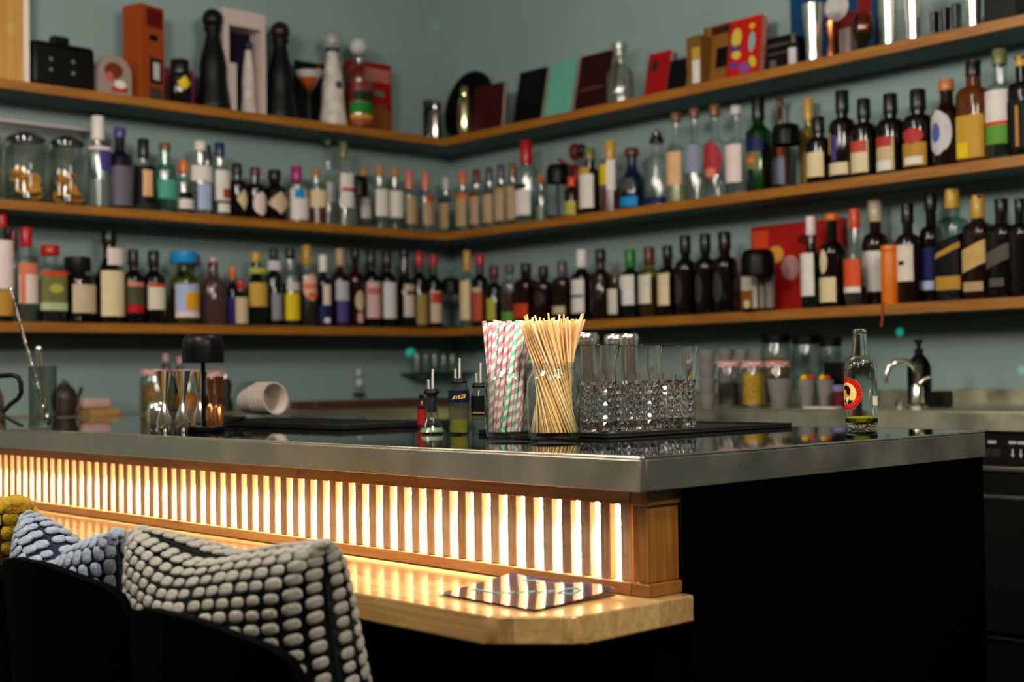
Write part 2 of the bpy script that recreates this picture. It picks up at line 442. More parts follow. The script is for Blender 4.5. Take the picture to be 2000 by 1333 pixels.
box('back_cabinet', (XB+0.02, 4.02, 0), (XW-0.002, YW-0.002, ZB-0.005), M_BLACK)
tag(bpy.data.objects['back_cabinet'], 'black base cabinet under the left wall worktop', 'cabinet')
box('base_cabinet', (XC+0.02, 1.98, 0), (XW-0.002, 4.015, ZB-0.005), M_BLACK)
tag(bpy.data.objects['base_cabinet'], 'black base cabinet under the right wall worktop', 'cabinet')
# under-counter dishwasher at the far right
M_DW = pm('appliance_black', '#0d0d0c', 0.3, spec=0.4, vary=0.1)
M_STEELTRIM = steel('steel_trim', '#a09a8c', 0.3, 'Y')
M_PRINT = pm('panel_print', '#b9b2bd', 0.5)
t = thing('dishwasher', 'black under-counter dishwasher with a steel handle bar', 'dishwasher', (XC+0.015, 1.55, 0))
box('body', (0.02, -0.4, 0.05), (0.6, 0.4, 0.896), M_DW, t)
cpan = box('control_panel', (0.0, -0.4, 0.812), (0.02, 0.4, 0.896), M_DW, t, 0.002)
box('door', (0.0, -0.4, 0.39), (0.02, 0.4, 0.795), M_DW, t, 0.003)
box('handle_bar', (-0.012, -0.4, 0.797), (0.018, 0.4, 0.811), M_STEELTRIM, t, 0.003)
box('door_trim', (-0.004, -0.4, 0.728), (0.002, 0.4, 0.737), M_STEELTRIM, t, 0.001)
box('kick_trim', (-0.002, -0.4, 0.375), (0.002, 0.4, 0.379), M_STEELTRIM, t)
for yy, w in ((1.755, 0.022), (1.70, 0.02), (1.677, 0.02)):
    box('panel_lettering', (-0.0006, yy-1.55-w/2, 0.868), (0.0002, yy-1.55+w/2, 0.875), M_PRINT, cpan)
for yy in (1.775, 1.745):
    box('push_button', (-0.002, yy-1.55-0.014, 0.833), (0.001, yy-1.55+0.014, 0.853), pm('button_grey', '#242424', 0.4), cpan, 0.001)
for yy in (1.70, 1.678):
    prism('arrow_icon', [(-0.002, 0.012), (0.002, 0.012), (0.002, 0.0), (0.005, 0.0), (0, -0.01), (-0.005, 0.0), (-0.002, 0.0)], 0, 0.0006, M_PRINT, cpan,
          (-0.0004, yy-1.55, 0.843), (pi/2, 0, -pi/2))
# ------------------------------------------------------------------ bottles on the shelves
SN = {'1L': 'top left shelf', '1R': 'top right shelf', '2L': 'middle left shelf',
      '2R': 'middle right shelf', '3L': 'bottom left shelf', '3R': 'bottom right shelf'}
def spot(sh, x, d):
    """point of the shelf board, d behind its front edge, in the photo's column x"""
    z = ZS[int(sh[0])]
    w = FPX*RGT - (x-1000.0)*FWD
    zz = z-CAMZ
    if sh[1] == 'L':
        Y = YS+d; X = -(w.y*Y+w.z*zz)/w.x
    else:
        X = XS+d; Y = -(w.x*X+w.z*zz)/w.y
    return Vector((X, Y, z))
def topz(sh, x, y, d):
    return (onY(x, y, YS+d) if sh[1] == 'L' else onX(x, y, XS+d)).z
GL = {  # glass tint, rim tint, opaque?
    'clear': ('#fafcfb', '#c2d0c9'), 'green': ('#2f9a48', '#0a3a16'), 'teal': ('#c4e4dc', '#6fa89c'), 'pyel': ('#e6d98a', '#9a8c40'), 'blue': ('#5d86b8', '#1a2a4c')}
OP = {'dark': '#0c0706', 'amber': '#5a2a08', 'dbrown': '#1d0b06', 'dgreen': '#08160c', 'dred': '#240607', 'navyd': '#0b0e26', 'dviolet': '#15111f', 'rose': '#4a3432', 'gold': '#8a5a14'}
PROF = {'std': (.58, .70, .42), 'wine': (.62, .73, .42), 'burg': (.45, .72, .40), 'tall': (.56, .67, .33), 'squat': (.60, .74, .42), 'flask': (.64, .74, .40),
        'slim': (.60, .76, .46), 'square': (.64, .75, .42), 'long': (.46, .62, .25), 'bell': (.0, .0, .0)}
_bm_cache = {}
def glass_mat(g):
    if g in GL: return thin_glass('bottle_glass_'+g, *GL[g], gloss=.12, base=.08 if g in ('clear', 'teal') else .05)
    return pm('bottle_glass_'+g, OP[g], 0.07, coat=0.0, spec=0.4)
def liquid_mat(c):
    return pm('liquid_'+c, C.get(c, c), 0.12, spec=0.5)
def patch(name, R, H, lab, th0, parent, p=None, k=1.0):
    """a paper label hugging the bottle; lab = z0, z1, half angle, colour, shape, turn"""
    z0, z1, half, col = lab[:4]; shp = lab[4] if len(lab) > 4 else 'r'; turn = lab[5] if len(lab) > 5 else 0
    half = math.radians(half); c0 = th0+math.radians(turn); V, F = [], []
    rows = 1 if shp in 'rs' else 8; n = 10
    for j in range(rows+1):
        s = j/rows; z = (z0+(z1-z0)*s)*H
        if shp == 'o': hw = half*math.sqrt(max(0.02, 1-(2*s-1)**2))
        elif shp == 'd': hw = half*max(0.06, 1-abs(2*s-1))
        else: hw = half
        for i in range(n+1):
            th = c0-hw+2*hw*i/n
            q = R*sqf(th, p)*1.008*k+0.0003*k
            zz = z+(0.10*H*((i/n)-0.5) if shp == 's' else 0)
            V.append((q*math.cos(th), q*math.sin(th), zz))
    for j in range(rows):
        for i in range(n):
            a = j*(n+1)+i; F.append((a, a+1, a+n+2, a+n+1))
    return mk(name, V, F, paint(C.get(col, col), 0.5), parent, (0, 0, 0), 1.0)
def bottle(sh, x, top, w, prof, g, cap, caph, labels, desc, d=None, liq=None, cr=None, ball=False, jit=None, group=None, capdesc=None):
    w = w*1.16
    r0 = w/2.0*mpp(spot(sh, x, 0.06))
    if d is None: d = max(0.028+r0, 0.062)
    b = spot(sh, x, d); H = topz(sh, x, top, d)-b.z; R = w/2.0*mpp(b)
    t = thing('bottle', desc + ', ' + SN[sh], 'bottle', b, group=group or 'bottles on the '+SN[sh])
    body, sho, nr = PROF[prof]
    p = 5.0 if prof == 'square' else None
    zt = 1.0 - (0.0 if not ball else caph*0.8)
    nk = R*nr
    P = [(0, 0.004*H), (R*0.80, 0.0), (R*0.96, 0.008*H), (R, 0.03*H), (R, body*H)]
    for i in range(1, 6):
        s = i/5; e = (1-math.cos(pi*s))/2 if prof != 'flask' else math.sqrt(1-(1-s)**2)*0+s**2.2
        if prof in ('std', 'square', 'squat', 'flask'): e = 1-math.sqrt(max(0, 1-s*s)) if prof != 'squat' else (1-math.cos(pi*s/1.0))/2
        P.append((R+(nk-R)*e, (body+(sho-body)*s)*H))
    P += [(nk*0.96, (zt-0.03)*H), (nk*1.1, (zt-0.025)*H), (nk*1.1, (zt-0.006)*H), (0, (zt-0.006)*H)]
    key = None
    lathe('glass', P, glass_mat(g), t, n=20, p=p)
    if g in GL and liq:
        col, lev = liq; rr = R*0.93
        lz = min(lev, body)*H
        Q = [(0, 0.02*H), (rr, 0.025*H), (rr, lz)]
        if lev > body: Q += [(rr*0.93, (body+(sho-body)*0.45)*H)] if lev < sho else [(rr*0.9, (body+(sho-body)*0.5)*H), (nk*0.85, sho*H), (nk*0.85, lev*H)]
        Q.append((0, Q[-1][1]))
        lathe('liquid', Q, liquid_mat(col), t, n=16, p=p)
    th0 = -pi/2 if sh[1] == 'L' else pi
    j = jit if jit is not None else random.uniform(-12, 12)
    th0 += math.radians(j) if not p else 0
    first = None
    for i, lb in enumerate(labels):
        inside = first and lb[0] >= labels[0][0]-.01 and lb[1] <= labels[0][1]+.03
        o = patch('label_print' if inside else 'paper_label', R, H, lb, th0, first if inside else t, p, 1.0+0.006*i)
        first = first or o
    if cap:
        cm = pm('cap_'+cap, C.get(cap, cap), 0.35, coat=0.2)
        cR = (cr or 1.22)*nk
        if ball:
            rb = caph*H*0.5
            ell('stopper', (0, 0, H-rb), (rb*(cr or 1), rb*(cr or 1), rb), cm, t, 10)
            lathe('cork', [(0, (zt-0.02)*H), (nk*0.8, (zt-0.02)*H), (nk*0.8, H-rb), (0, H-rb)], pm('cap_cork', C['cork'], 0.7), t, n=10)
        else:
            z0 = (1-caph)*H
            lathe('cap', [(nk*1.02, z0), (cR*0.96, z0), (cR, z0+0.004), (cR*0.97, H-0.003), (cR*0.9, H), (0, H)], cm, t, n=16)
    return t
B = bottle
# ---- middle shelf, left wall
B('2L', 192, 228, 44, 'std', 'clear', 'white', .26, [(.40, .62, 40, 'violet', 'r', 20), (.62, .66, 70, 'palepink')], 'tall clear bottle with a bright white neck and violet label', liq=('#6d7c78', .3))
B('2L', 235, 250, 40, 'wine', 'dviolet', 'violet', .13, [(.05, .52, 80, 'stripe')], 'dark violet round-shouldered bottle with a violet cap')
B('2L', 281, 272, 38, 'std', 'clear', 'black', .27, [(.10, .62, 75, 'black'), (.2, .56, 26, 'peach', 'r', 0)], 'clear bottle with black label, orange panel and long black cap')
B('2L', 323, 280, 40, 'std', 'teal', 'corkd', .10, [(.2, .47, 70, 'teal')], 'pale turquoise bottle with a turquoise label and cork')
B('2L', 359, 315, 32, 'std', 'clear', 'orange', .22, [(.05, .40, 62, 'black'), (.1, .28, 62, 'white')], 'small clear bottle with black and white label and orange cap')
B('2L', 392, 277, 40, 'std', 'clear', 'white', .13, [(.46, .66, 70, 'white'), (.08, .42, 35, 'pblue')], 'clear bottle with a white shoulder label and white cap')
B('2L', 406, 285, 26, 'std', 'clear', 'navy', .18, [], 'plain clear bottle with navy cap half hidden behind its neighbours', d=.16)
B('2L', 430, 280, 34, 'std', 'clear', 'navy', .18, [(.22, .62, 55, 'white'), (.25, .38, 32, 'rust', 'r', 20), (.06, .18, 40, 'white')], 'clear bottle with white and rust label and navy cap')
B('2L', 464, 320, 34, 'std', 'dark', 'black', .2, [(.15, .52, 42, 'cream', 'd')], 'leftmost of three squat black bottles, with a cream diamond label')
B('2L', 499, 328, 36, 'std', 'dark', 'brown', .14, [(.08, .52, 48, 'palepink', 'o')], 'middle one of three squat black bottles, with a pinkish oval label')
B('2L', 537, 333, 44, 'squat', 'dark', 'black', .2, [(.14, .56, 62, 'beige', 'd')], 'widest of three squat black bottles, with a beige diamond label')
B('2L', 580, 325, 40, 'flask', 'clear', 'magenta', .28, [(.06, .58, 75, 'white'), (.42, .58, 26, 'blue', 'r', -28), (.44, .58, 24, 'rust', 'r', 34)], 'white-labelled bottle with a magenta neck foil', liq=('#9c8f7c', .5))
B('2L', 619, 330, 36, 'flask', 'clear', 'copper', .16, [(.30, .60, 60, 'cream')], 'stout bottle of brown spirit with a shiny copper ball stopper', liq=('brown', .5), ball=True, cr=1.0)
B('2L', 642, 268, 32, 'long', 'clear', 'white', .08, [(.28, .5, 40, 'pgrey')], 'tall frosted long-necked bottle with a white ball top', d=.165, ball=True)
B('2L', 672, 278, 36, 'tall', 'clear', 'olive', .20, [(.22, .62, 58, 'white'), (.41, .45, 50, 'red')], 'tall clear bottle with white label, red line and olive cap')
B('2L', 712, 330, 26, 'std', 'clear', 'cork', .12, [(.2, .52, 60, 'white')], 'white-labelled cork-stopped bottle right beside the black lamp', d=.16)
B('2L', 742, 325, 31, 'std', 'clear', 'cork', .15, [(.2, .62, 60, 'white')], 'left of two clear cork-stopped bottles with tall white labels')
B('2L', 772, 328, 29, 'std', 'clear', 'cork', .15, [(.2, .62, 60, 'white')], 'right of two clear cork-stopped bottles with tall white labels')
B('2L', 800, 335, 27, 'std', 'clear', 'salmon', .28, [(.12, .56, 62, 'tan')], 'small tan-labelled bottle with a red neck, left of its twin')
B('2L', 832, 337, 28, 'std', 'clear', 'salmon', .28, [(.12, .5, 62, 'tan'), (.5, .6, 45, 'redo')], 'small bottle with red neck and red patch above a tan label')
# ---- middle shelf, right wall
NTH = ['first', 'second', 'third', 'fourth', 'fifth', 'last']
for i, (x, tp, cp, sh_) in enumerate(((872, 347, 'pgrey', 'black'), (905, 335, 'orange', 'orange'), (932, 331, 'brown', 'brown'), (957, 327, 'dgrey', 'dgrey'), (980, 321, 'dgrey', 'khaki'), (1003, 318, 'corkd', 'tan'))):
    B('2R', x, tp, 25, 'std', 'clear', cp, .22, [(.1, .55, 62, 'tan'), (.55, .62, 80, sh_)], 'small tan-labelled bottle, %s in the row of six from the corner,' % NTH[i], d=.075)
B('2R', 1030, 275, 42, 'std', 'clear', 'red', .28, [(.1, .40, 62, 'white'), (.42, .47, 50, 'dgreen')], 'clear bottle with a tall bright red cap and white label')
B('2R', 1058, 342, 22, 'std', 'clear', 'orange', .18, [(.1, .4, 50, 'pgrey')], 'little clear bottle with orange cap behind the red-capped bottle', d=.165)
B('2R', 1118, 345, 26, 'slim', 'dred', 'redo', .25, [(.04, .38, 60, 'ygreen')], 'little dark bottle with a yellow-green label in front of the red toy', d=.05)
B('2R', 1154, 290, 38, 'std', 'dbrown', 'olive', .18, [(.1, .60, 60, 'white'), (.6, .7, 40, 'gold')], 'dark brown bottle with a large white label')
B('2R', 1194, 275, 38, 'std', 'clear', 'gold', .26, [(.38, .66, 45, 'yellow', 'r', -20), (.3, .72, 22, 'white', 'r', 40)], 'clear bottle with yellow label and golden neck', liq=('brown', .32))
B('2R', 1236, 290, 42, 'burg', 'blue', 'brown', .13, [(.05, .2, 75, 'blue'), (.3, .5, 55, 'dgrey')], 'dark blue bell-shaped bottle with a bright blue base band', liq=('#10131f', .45), cr=1.5)
t = B('2R', 1285, 258, 44, 'squat', 'clear', None, .1, [(.03, .12, 75, 'navy')], 'round clear decanter with a black pointed stopper')
q = t.location; H_ = topz('2R', 1285, 252, .07)-q.z
lathe('stopper', [(0, H_*.82), (.026, H_*.82), (.028, H_*.85), (.012, H_*.96), (.004, H_), (0, H_)], pm('cap_black', C['black'], .35, coat=.2), t, n=14)
B('2R', 1323, 220, 35, 'tall', 'clear', 'corkd', .10, [(.2, .56, 62, 'peach')], 'long-necked clear bottle with a peach label', liq=('#8a8f58', .2), cr=1.5)
B('2R', 1359, 212, 36, 'tall', 'clear', 'corkd', .10, [(.30, .60, 62, 'bgrey')], 'long-necked clear bottle with a blue-grey label', cr=1.5)
B('2R', 1399, 205, 40, 'tall', 'clear', 'corkd', .12, [(.2, .60, 62, '#a8303a', 'o'), (.22, .32, 30, 'salmon', 'o')], 'long-necked clear bottle with a crimson oval label', cr=1.5)
B('2R', 1441, 207, 40, 'tall', 'clear', 'pgrey', .10, [(.14, .56, 62, 'palepink')], 'long-necked clear bottle with a pale pink label', cr=1.5)
B('2R', 1484, 190, 44, 'wine', 'green', 'black', .24, [(.42, .56, 58, 'navy'), (.24, .42, 40, 'olive'), (.3, .37, 20, 'orange', 'o')], 'bright green bottle with a long black cap', liq=('#0b4a1e', .5))
B('2R', 1527, 190, 32, 'long', 'amber', 'brown', .10, [(.10, .38, 50, 'bgrey'), (.38, .47, 50, 'rust')], 'tall amber bottle with brown neck behind the black lamp', d=.165, cr=1.5)
B('2R', 1582, 192, 32, 'std', 'pyel', 'gold', .24, [], 'pale yellow bottle with a golden cap', d=.165, liq=('#b09a35', .6))
B('2R', 1601, 228, 42, 'std', 'dark', 'black', .25, [(.1, .46, 55, 'cream')], 'dark bottle with a plain cream label next to the pale yellow one', d=.06)
B('2R', 1648, 177, 46, 'std', 'dark', 'black', .24, [(.07, .2, 60, 'cream'), (.22, .5, 12, 'violet'), (.3, .54, 12, 'gold', 'r', -30)], 'black bottle with a violet stripe and cream foot label')
B('2R', 1690, 193, 46, 'std', 'dark', 'black', .25, [(.07, .46, 55, 'cream'), (.32, .46, 50, '#c04a3c')], 'dark rum bottle with cream and red label, shortest of three')
B('2R', 1742, 183, 48, 'std', 'dark', 'black', .25, [(.05, .46, 52, '#cdb787'), (.34, .46, 44, '#b83a32'), (.05, .17, 40, 'white')], 'dark rum bottle with cream, red and white label, middle of three')
B('2R', 1796, 175, 54, 'std', 'dark', 'black', .25, [(.06, .34, 50, 'goldb'), (.32, .52, 40, '#b83a32', 'o'), (.08, .17, 36, 'white')], 'dark rum bottle with round red and gold emblem, tallest of three')
B('2R', 1852, 155, 52, 'squat', 'dbrown', 'copper', .13, [(.14, .64, 55, 'pgrey', 'o'), (.28, .5, 20, '#4a62b0', 'o', -8)], 'whisky bottle with a pale oval label and copper cap')
B('2R', 1905, 118, 50, 'square', 'amber', 'black', .16, [(.05, .46, 60, 'gold'), (.06, .2, 20, 'yellow', 'r', -20)], 'square whisky bottle with golden label and black cap')
B('2R', 1957, 96, 50, 'std', 'clear', 'olive', .14, [(.34, .62, 62, 'white'), (.14, .31, 62, 'lgreen'), (.31, .34, 62, 'redo')], 'clear bottle with white and green label and green cap')
B('2R', 1999, 110, 40, 'square', 'dark', 'gold', .10, [(.08, .55, 50, 'black'), (.1, .5, 8, 'goldb')], 'black square bottle cut off by the picture edge')
# ---- bottom shelf, left wall
B('3L', 4, 415, 38, 'std', 'green', 'red', .14, [(.30, .74, 72, 'palepink'), (.06, .29, 72, 'goldb')], 'green bottle with red cap, white and gold label at the picture edge', liq=('#0c2a14', .6))
B('3L', 27, 448, 24, 'std', 'clear', '#7a1216', .22, [], 'clear bottle with a dark red neck foil in the back row', d=.16)
B('3L', 52, 445, 38, 'std', 'clear', 'red', .2, [(.2, .62, 62, '#e4cfc4'), (.5, .62, 60, 'salmon'), (.2, .6, 14, 'salmon', 'r', -40)], 'clear bottle with a salmon and white label and red cap', liq=('#3c4238', .18))
B('3L', 99, 480, 46, 'square', 'clear', 'red', .13, [(.22, .6, 62, 'olive'), (.38, .5, 28, 'ygreen', 'o'), (.6, .66, 50, 'redo'), (.16, .26, 62, '#b4bf96')], 'square bottle with an olive green label and wide red cap', liq=('#120a06', .56), cr=1.6)
B('3L', 152, 503, 60, 'flask', 'dark', 'black', .22, [(.16, .58, 48, 'beige')], 'broad black bottle with wide flat cap and beige label', cr=1.9)
B('3L', 214, 450, 50, 'burg', 'dark', 'black', .16, [(.08, .56, 66, 'cream'), (.62, .80, 50, 'palepink', 'r', 10)], 'big brown bottle with a large cream label and neck label')
B('3L', 261, 488, 36, 'wine', 'dark', 'black', .22, [(.18, .56, 55, '#4a4a2c'), (.5, .56, 50, 'salmon'), (.15, .26, 52, 'red')], 'dark wine bottle with olive and red label')
B('3L', 301, 490, 38, 'wine', 'dark', 'black', .22, [(.2, .54, 55, '#e2d8c4'), (.5, .55, 50, 'redo')], 'dark wine bottle with white label under a red band')
B('3L', 360, 492, 50, 'squat', 'pyel', 'blue', .16, [(.1, .55, 60, 'pblue'), (.2, .44, 32, '#e3a423', 'r', 14), (.1, .18, 58, 'palepink')], 'round yellowish bottle with a bright blue cloth top and blue label', liq=('#4a3c18', .5), cr=2.2)
B('3L', 384, 498, 26, 'std', 'clear', 'brown', .16, [], 'clear bottle with brown cap behind the blue-topped bottle', d=.165)
B('3L', 417, 503, 42, 'squat', 'rose', 'palepink', .1, [], 'dusky brown carafe with a pale ball stopper', ball=True)
B('3L', 455, 522, 22, 'slim', 'dark', 'orange', .2, [(.04, .5, 70, 'indigo')], 'slim dark bottle with blue label and orange neck', d=.14)
B('3L', 471, 548, 24, 'slim', 'dark', 'red', .2, [(.05, .62, 70, 'beige')], 'short slim bottle with a beige label in front of the blue-labelled one', d=.05)
B('3L', 501, 493, 38, 'burg', 'dgreen', 'gold', .14, [(.26, .58, 62, '#cda24a'), (.7, .78, 60, 'ygreen')], 'green champagne bottle with a golden label')
B('3L', 536, 487, 28, 'wine', 'dgreen', 'black', .14, [(.08, .42, 40, 'grey'), (.72, .84, 70, 'pgrey')], 'dark green bottle with grey label and black cap')
B('3L', 568, 485, 32, 'wine', 'clear', 'black', .14, [(.08, .42, 66, 'yellow'), (.45, .56, 55, 'pgrey')], 'bottle with a bright yellow label', liq=('#10140a', .55))
B('3L', 600, 480, 34, 'std', 'clear', 'goldb', .24, [(.32, .64, 58, '#e6b49a', 'o'), (.46, .52, 55, 'salmon'), (.34, .42, 34, 'orange', 'o')], 'bottle with round orange and white label and amber foil', liq=('#120807', .6))
B('3L', 632, 498, 29, 'std', 'navyd', 'white', .24, [(.30, .58, 28, '#e8d3c4'), (.05, .3, 60, 'navy'), (.05, .13, 24, 'white', 'o')], 'navy bottle with white neck and pale label')
B('3L', 665, 487, 31, 'std', 'dred', 'tan', .22, [(.34, .58, 50, '#b6b8c4'), (.06, .34, 40, 'violet')], 'dark bottle with grey label and tan neck')
B('3L', 695, 485, 30, 'std', 'dred', 'black', .14, [(.2, .46, 34, 'beige', 'o'), (.06, .18, 20, 'pink')], 'dark red bottle with a black cap and small beige label')
B('3L', 726, 487, 32, 'wine', 'dark', 'black', .24, [(.12, .58, 62, '#d9b3b0'), (.42, .5, 55, '#c46a70')], 'dark wine bottle with a long pink label')
B('3L', 757, 489, 32, 'wine', 'dark', 'black', .24, [(.12, .58, 62, '#d8d4d6')], 'dark wine bottle with a long white label')
B('3L', 791, 487, 34, 'burg', 'dark', 'black', .10, [(.14, .42, 52, '#d8ccc0'), (.46, .55, 50, 'beige')], 'dark sloping-shouldered bottle with two cream labels')
B('3L', 820, 492, 28, 'wine', 'dark', 'red', .2, [(.05, .44, 62, 'khaki')], 'dark bottle with red neck and khaki label', d=.075)
B('3L', 848, 498, 28, 'wine', 'dgreen', 'red', .15, [(.08, .5, 62, '#d8bfa4'), (.34, .48, 54, '#c0442e')], 'green bottle with red cap, red and cream label nearest the corner', d=.075)
# ---- bottom shelf, right wall
B('3R', 914, 490, 26, 'std', 'clear', 'gold', .26, [(.1, .6, 62, 'cream')], 'slim bottle with a cream label and golden neck', liq=('#58604e', .5))
B('3R', 939, 497, 30, 'wine', 'dark', 'red', .16, [(.08, .5, 56, '#b9503c'), (.48, .54, 50, 'beige')], 'dark bottle with red cap and red-brown label')
B('3R', 967, 520, 29, 'wine', 'dark', 'dred', .2, [(.1, .46, 62, 'ygreen')], 'dark bottle with a pale yellow-green label')
B('3R', 997, 517, 30, 'flask', 'clear', 'dgrey', .16, [(.06, .22, 70, 'lgreen')], 'bottle of plum-coloured liqueur with a green foot label', liq=('#3a1a24', .55))
B('3R', 1029, 515, 36, 'square', 'dbrown', 'black', .16, [(.1, .34, 50, 'redo')], 'brown square bottle with a glowing red-orange label')
B('3R', 1063, 520, 36, 'flask', 'dbrown', 'black', .2, [(.3, .55, 40, '#3a2a20', 'o')], 'brown flask-shaped bottle with a black cap')
B('3R', 1100, 510, 36, 'flask', 'dbrown', 'dgrey', .27, [(.14, .26, 48, 'beige')], 'brown bottle with a small beige foot label and grey neck')
B('3R', 1138, 488, 37, 'wine', 'dark', 'white', .25, [(.12, .58, 56, 'white'), (.33, .37, 50, 'dgrey')], 'dark whisky bottle with a white neck and white label')
B('3R', 1175, 487, 36, 'wine', 'dbrown', 'black', .18, [(.3, .42, 50, '#2a2020')], 'dark unlabelled bottle beside the white-necked whisky', d=.06)
B('3R', 1203, 535, 27, 'slim', 'dbrown', 'brown', .12, [(.12, .66, 62, '#d8d0c2')], 'short bottle with white label and brown cap in the front row', d=.045)
B('3R', 1233, 487, 38, 'std', 'dgreen', 'green', .26, [(.2, .62, 56, 'white')], 'dark green whisky bottle with white lettered label', d=.09)
B('3R', 1270, 483, 38, 'std', 'pyel', 'brown', .25, [(.2, .6, 56, '#dcd3c4')], 'pale whisky bottle with white lettered label and brown neck', liq=('#3a2c14', .58))
B('3R', 1306, 480, 36, 'std', 'dark', 'black', .2, [(.16, .6, 56, 'cream')], 'dark bottle with a plain cream label')
for i, (x, tp, w_) in enumerate(((1341, 460, 38), (1380, 457, 38), (1418, 453, 44))):
    B('3R', x, tp, w_, 'std', 'dark', 'black', .22, [(.14, .5, 26, '#3c3632', 'o')], ('left', 'middle', 'right')[i]+' one of three tall black bottles with faded labels')
B('3R', 1587, 423, 36, 'burg', 'dgreen', 'palepink', .2, [(.14, .6, 56, 'white')], 'dark green bottle with white label and pale pink cap')
B('3R', 1628, 418, 44, 'std', 'dark', 'orange', .07, [(.06, .32, 58, 'cream'), (.36, .62, 22, 'cream', 'o')], 'dark bottle with two cream labels and an orange top')
B('3R', 1673, 408, 39, 'burg', 'clear', 'redo', .2, [(.2, .48, 64, '#e0582a'), (.14, .2, 62, 'white')], 'clear bottle with an orange-red label and orange cap', liq=('#1c1a18', .2))
B('3R', 1713, 392, 46, 'std', 'dbrown', 'beige', .2, [(.14, .52, 62, 'white')], 'whisky bottle with a white label and cream neck foil', d=.15)
B('3R', 1776, 397, 42, 'std', 'dbrown', 'black', .2, [(.22, .58, 56, '#e0d4c8'), (.38, .42, 14, 'black')], 'whisky bottle with an arched white label and black cap')
B('3R', 1822, 377, 42, 'std', 'dark', 'black', .16, [(.22, .5, 56, 'navy'), (.12, .2, 50, 'pblue')], 'dark bottle with a navy label and clear neck', d=.125)
B('3R', 1864, 370, 48, 'square', 'teal', 'gold', .17, [(.05, .55, 62, 'black', 's'), (.42, .47, 50, 'goldb', 's'), (.1, .22, 50, 'goldb')], 'blue-green square whisky bottle with slanted black label', liq=('#0c100c', .5))
B('3R', 1914, 382, 45, 'square', 'dbrown', 'gold', .22, [(.3, .52, 50, '#c9a66a', 's'), (.08, .17, 40, 'tan')], 'square whisky bottle with a slanted golden label')
B('3R', 1960, 388, 44, 'square', 'dark', 'black', .15, [(.34, .5, 50, '#57524a', 's'), (.12, .2, 30, '#57524a')], 'black square whisky bottle with a slanted grey label')
B('3R', 1996, 388, 34, 'square', 'dark', 'black', .15, [], 'black square bottle at the right picture edge')
# ------------------------------------------------------------------ other things on the shelves
# local frame of a shelf thing: x to the right along the wall, y into the wall, z up
def rz(sh): return 0.0 if sh[1] == 'L' else -pi/2
def fr(sh, x0, x1, top, d):
    a, b = spot(sh, x0, d), spot(sh, x1, d); mid = (a+b)/2
    return mid, (b-a).length, topz(sh, (x0+x1)/2, top, d)-mid.z
def sthing(name, label, cat, sh, x0, x1, top, d, group=None):
    p, w, h = fr(sh, x0, x1, top, d)
    return thing(name, label, cat, p, rz(sh), group), w, h
def patchbox(parent, x0, x1, y, z0, z1, col, name='print_patch', rough=.5):
    return box(name, (x0, y-0.0008, z0), (x1, y+0.0002, z1), paint(C.get(col, col), rough), parent)
def blob(parent, cx, y, cz, rx, rz_, col, name='print_patch', ang=0):
    n = 14; ca, sa = math.cos(ang), math.sin(ang)
    P = [(rx*math.cos(2*pi*i/n), rz_*math.sin(2*pi*i/n)) for i in range(n)]
    return mk(name, [(cx+ca*a-sa*b, y-.0009, cz+sa*a+ca*b) for a, b in P]+[(cx+ca*a-sa*b, y, cz+sa*a+ca*b) for a, b in P],
              [tuple(range(n))]+[(i, n+i, n+(i+1) % n, (i+1) % n) for i in range(n)], paint(C.get(col, col)), parent)
M_BLK = pm('black_plastic', '#040405', 0.38, spec=0.18)
M_CHROME = steel('steel_shaker', '#e4dfd6', 0.18, 'Z')
M_COPPER = pm('copper_metal', '#d98450', 0.2, metal=1.0, vary=0.08)
M_CLEAR = thin_glass('clear_glassware', '#fafcfb', '#c8d4ce')
def table_lamp(label, loc, H, ws, hs, group='small black table lamps'):
    t = thing('table_lamp', label, 'lamp', loc, group=group)
    r = ws/2
    lathe('base', [(0, 0), (r*.96, 0), (r, .002), (r, .009), (r*.96, .011), (0, .011)], M_BLK, t, n=28)
    lathe('stem', [(0.0046, .0112), (0.0046, H-hs*.3)], M_BLK, t, n=10)
    z0 = H-hs
    lathe('shade', [(0, H-.004), (r*.9, z0+.003+hs*.7), (r*.95, z0+.001), (r, z0), (r, z0+hs*.55), (r*.97, z0+hs*.75), (r*.87, z0+hs*.92), (r*.7, H), (0, H)], M_BLK, t, n=32)
    return t
def shelf_lamp(sh, x, top, w, hpx, desc, d=.05):
    b = spot(sh, x, d); s = mpp(b)
    return table_lamp(desc+', '+SN[sh], b, topz(sh, x, top, d)-b.z, w*s, hpx*s)
shelf_lamp('2L', 703, 345, 34, 40, 'small black dome lamp among the white-labelled bottles')
shelf_lamp('2R', 1091, 322, 46, 36, 'small black dome lamp beside the red toy')
shelf_lamp('2R', 1538, 243, 56, 40, 'small black dome lamp in front of the amber bottle')
shelf_lamp('3R', 882, 543, 36, 32, 'small black dome lamp right in the shelf corner')
shelf_lamp('3R', 1482, 488, 66, 50, 'largest black dome lamp, in front of the cream carton,', d=.045)

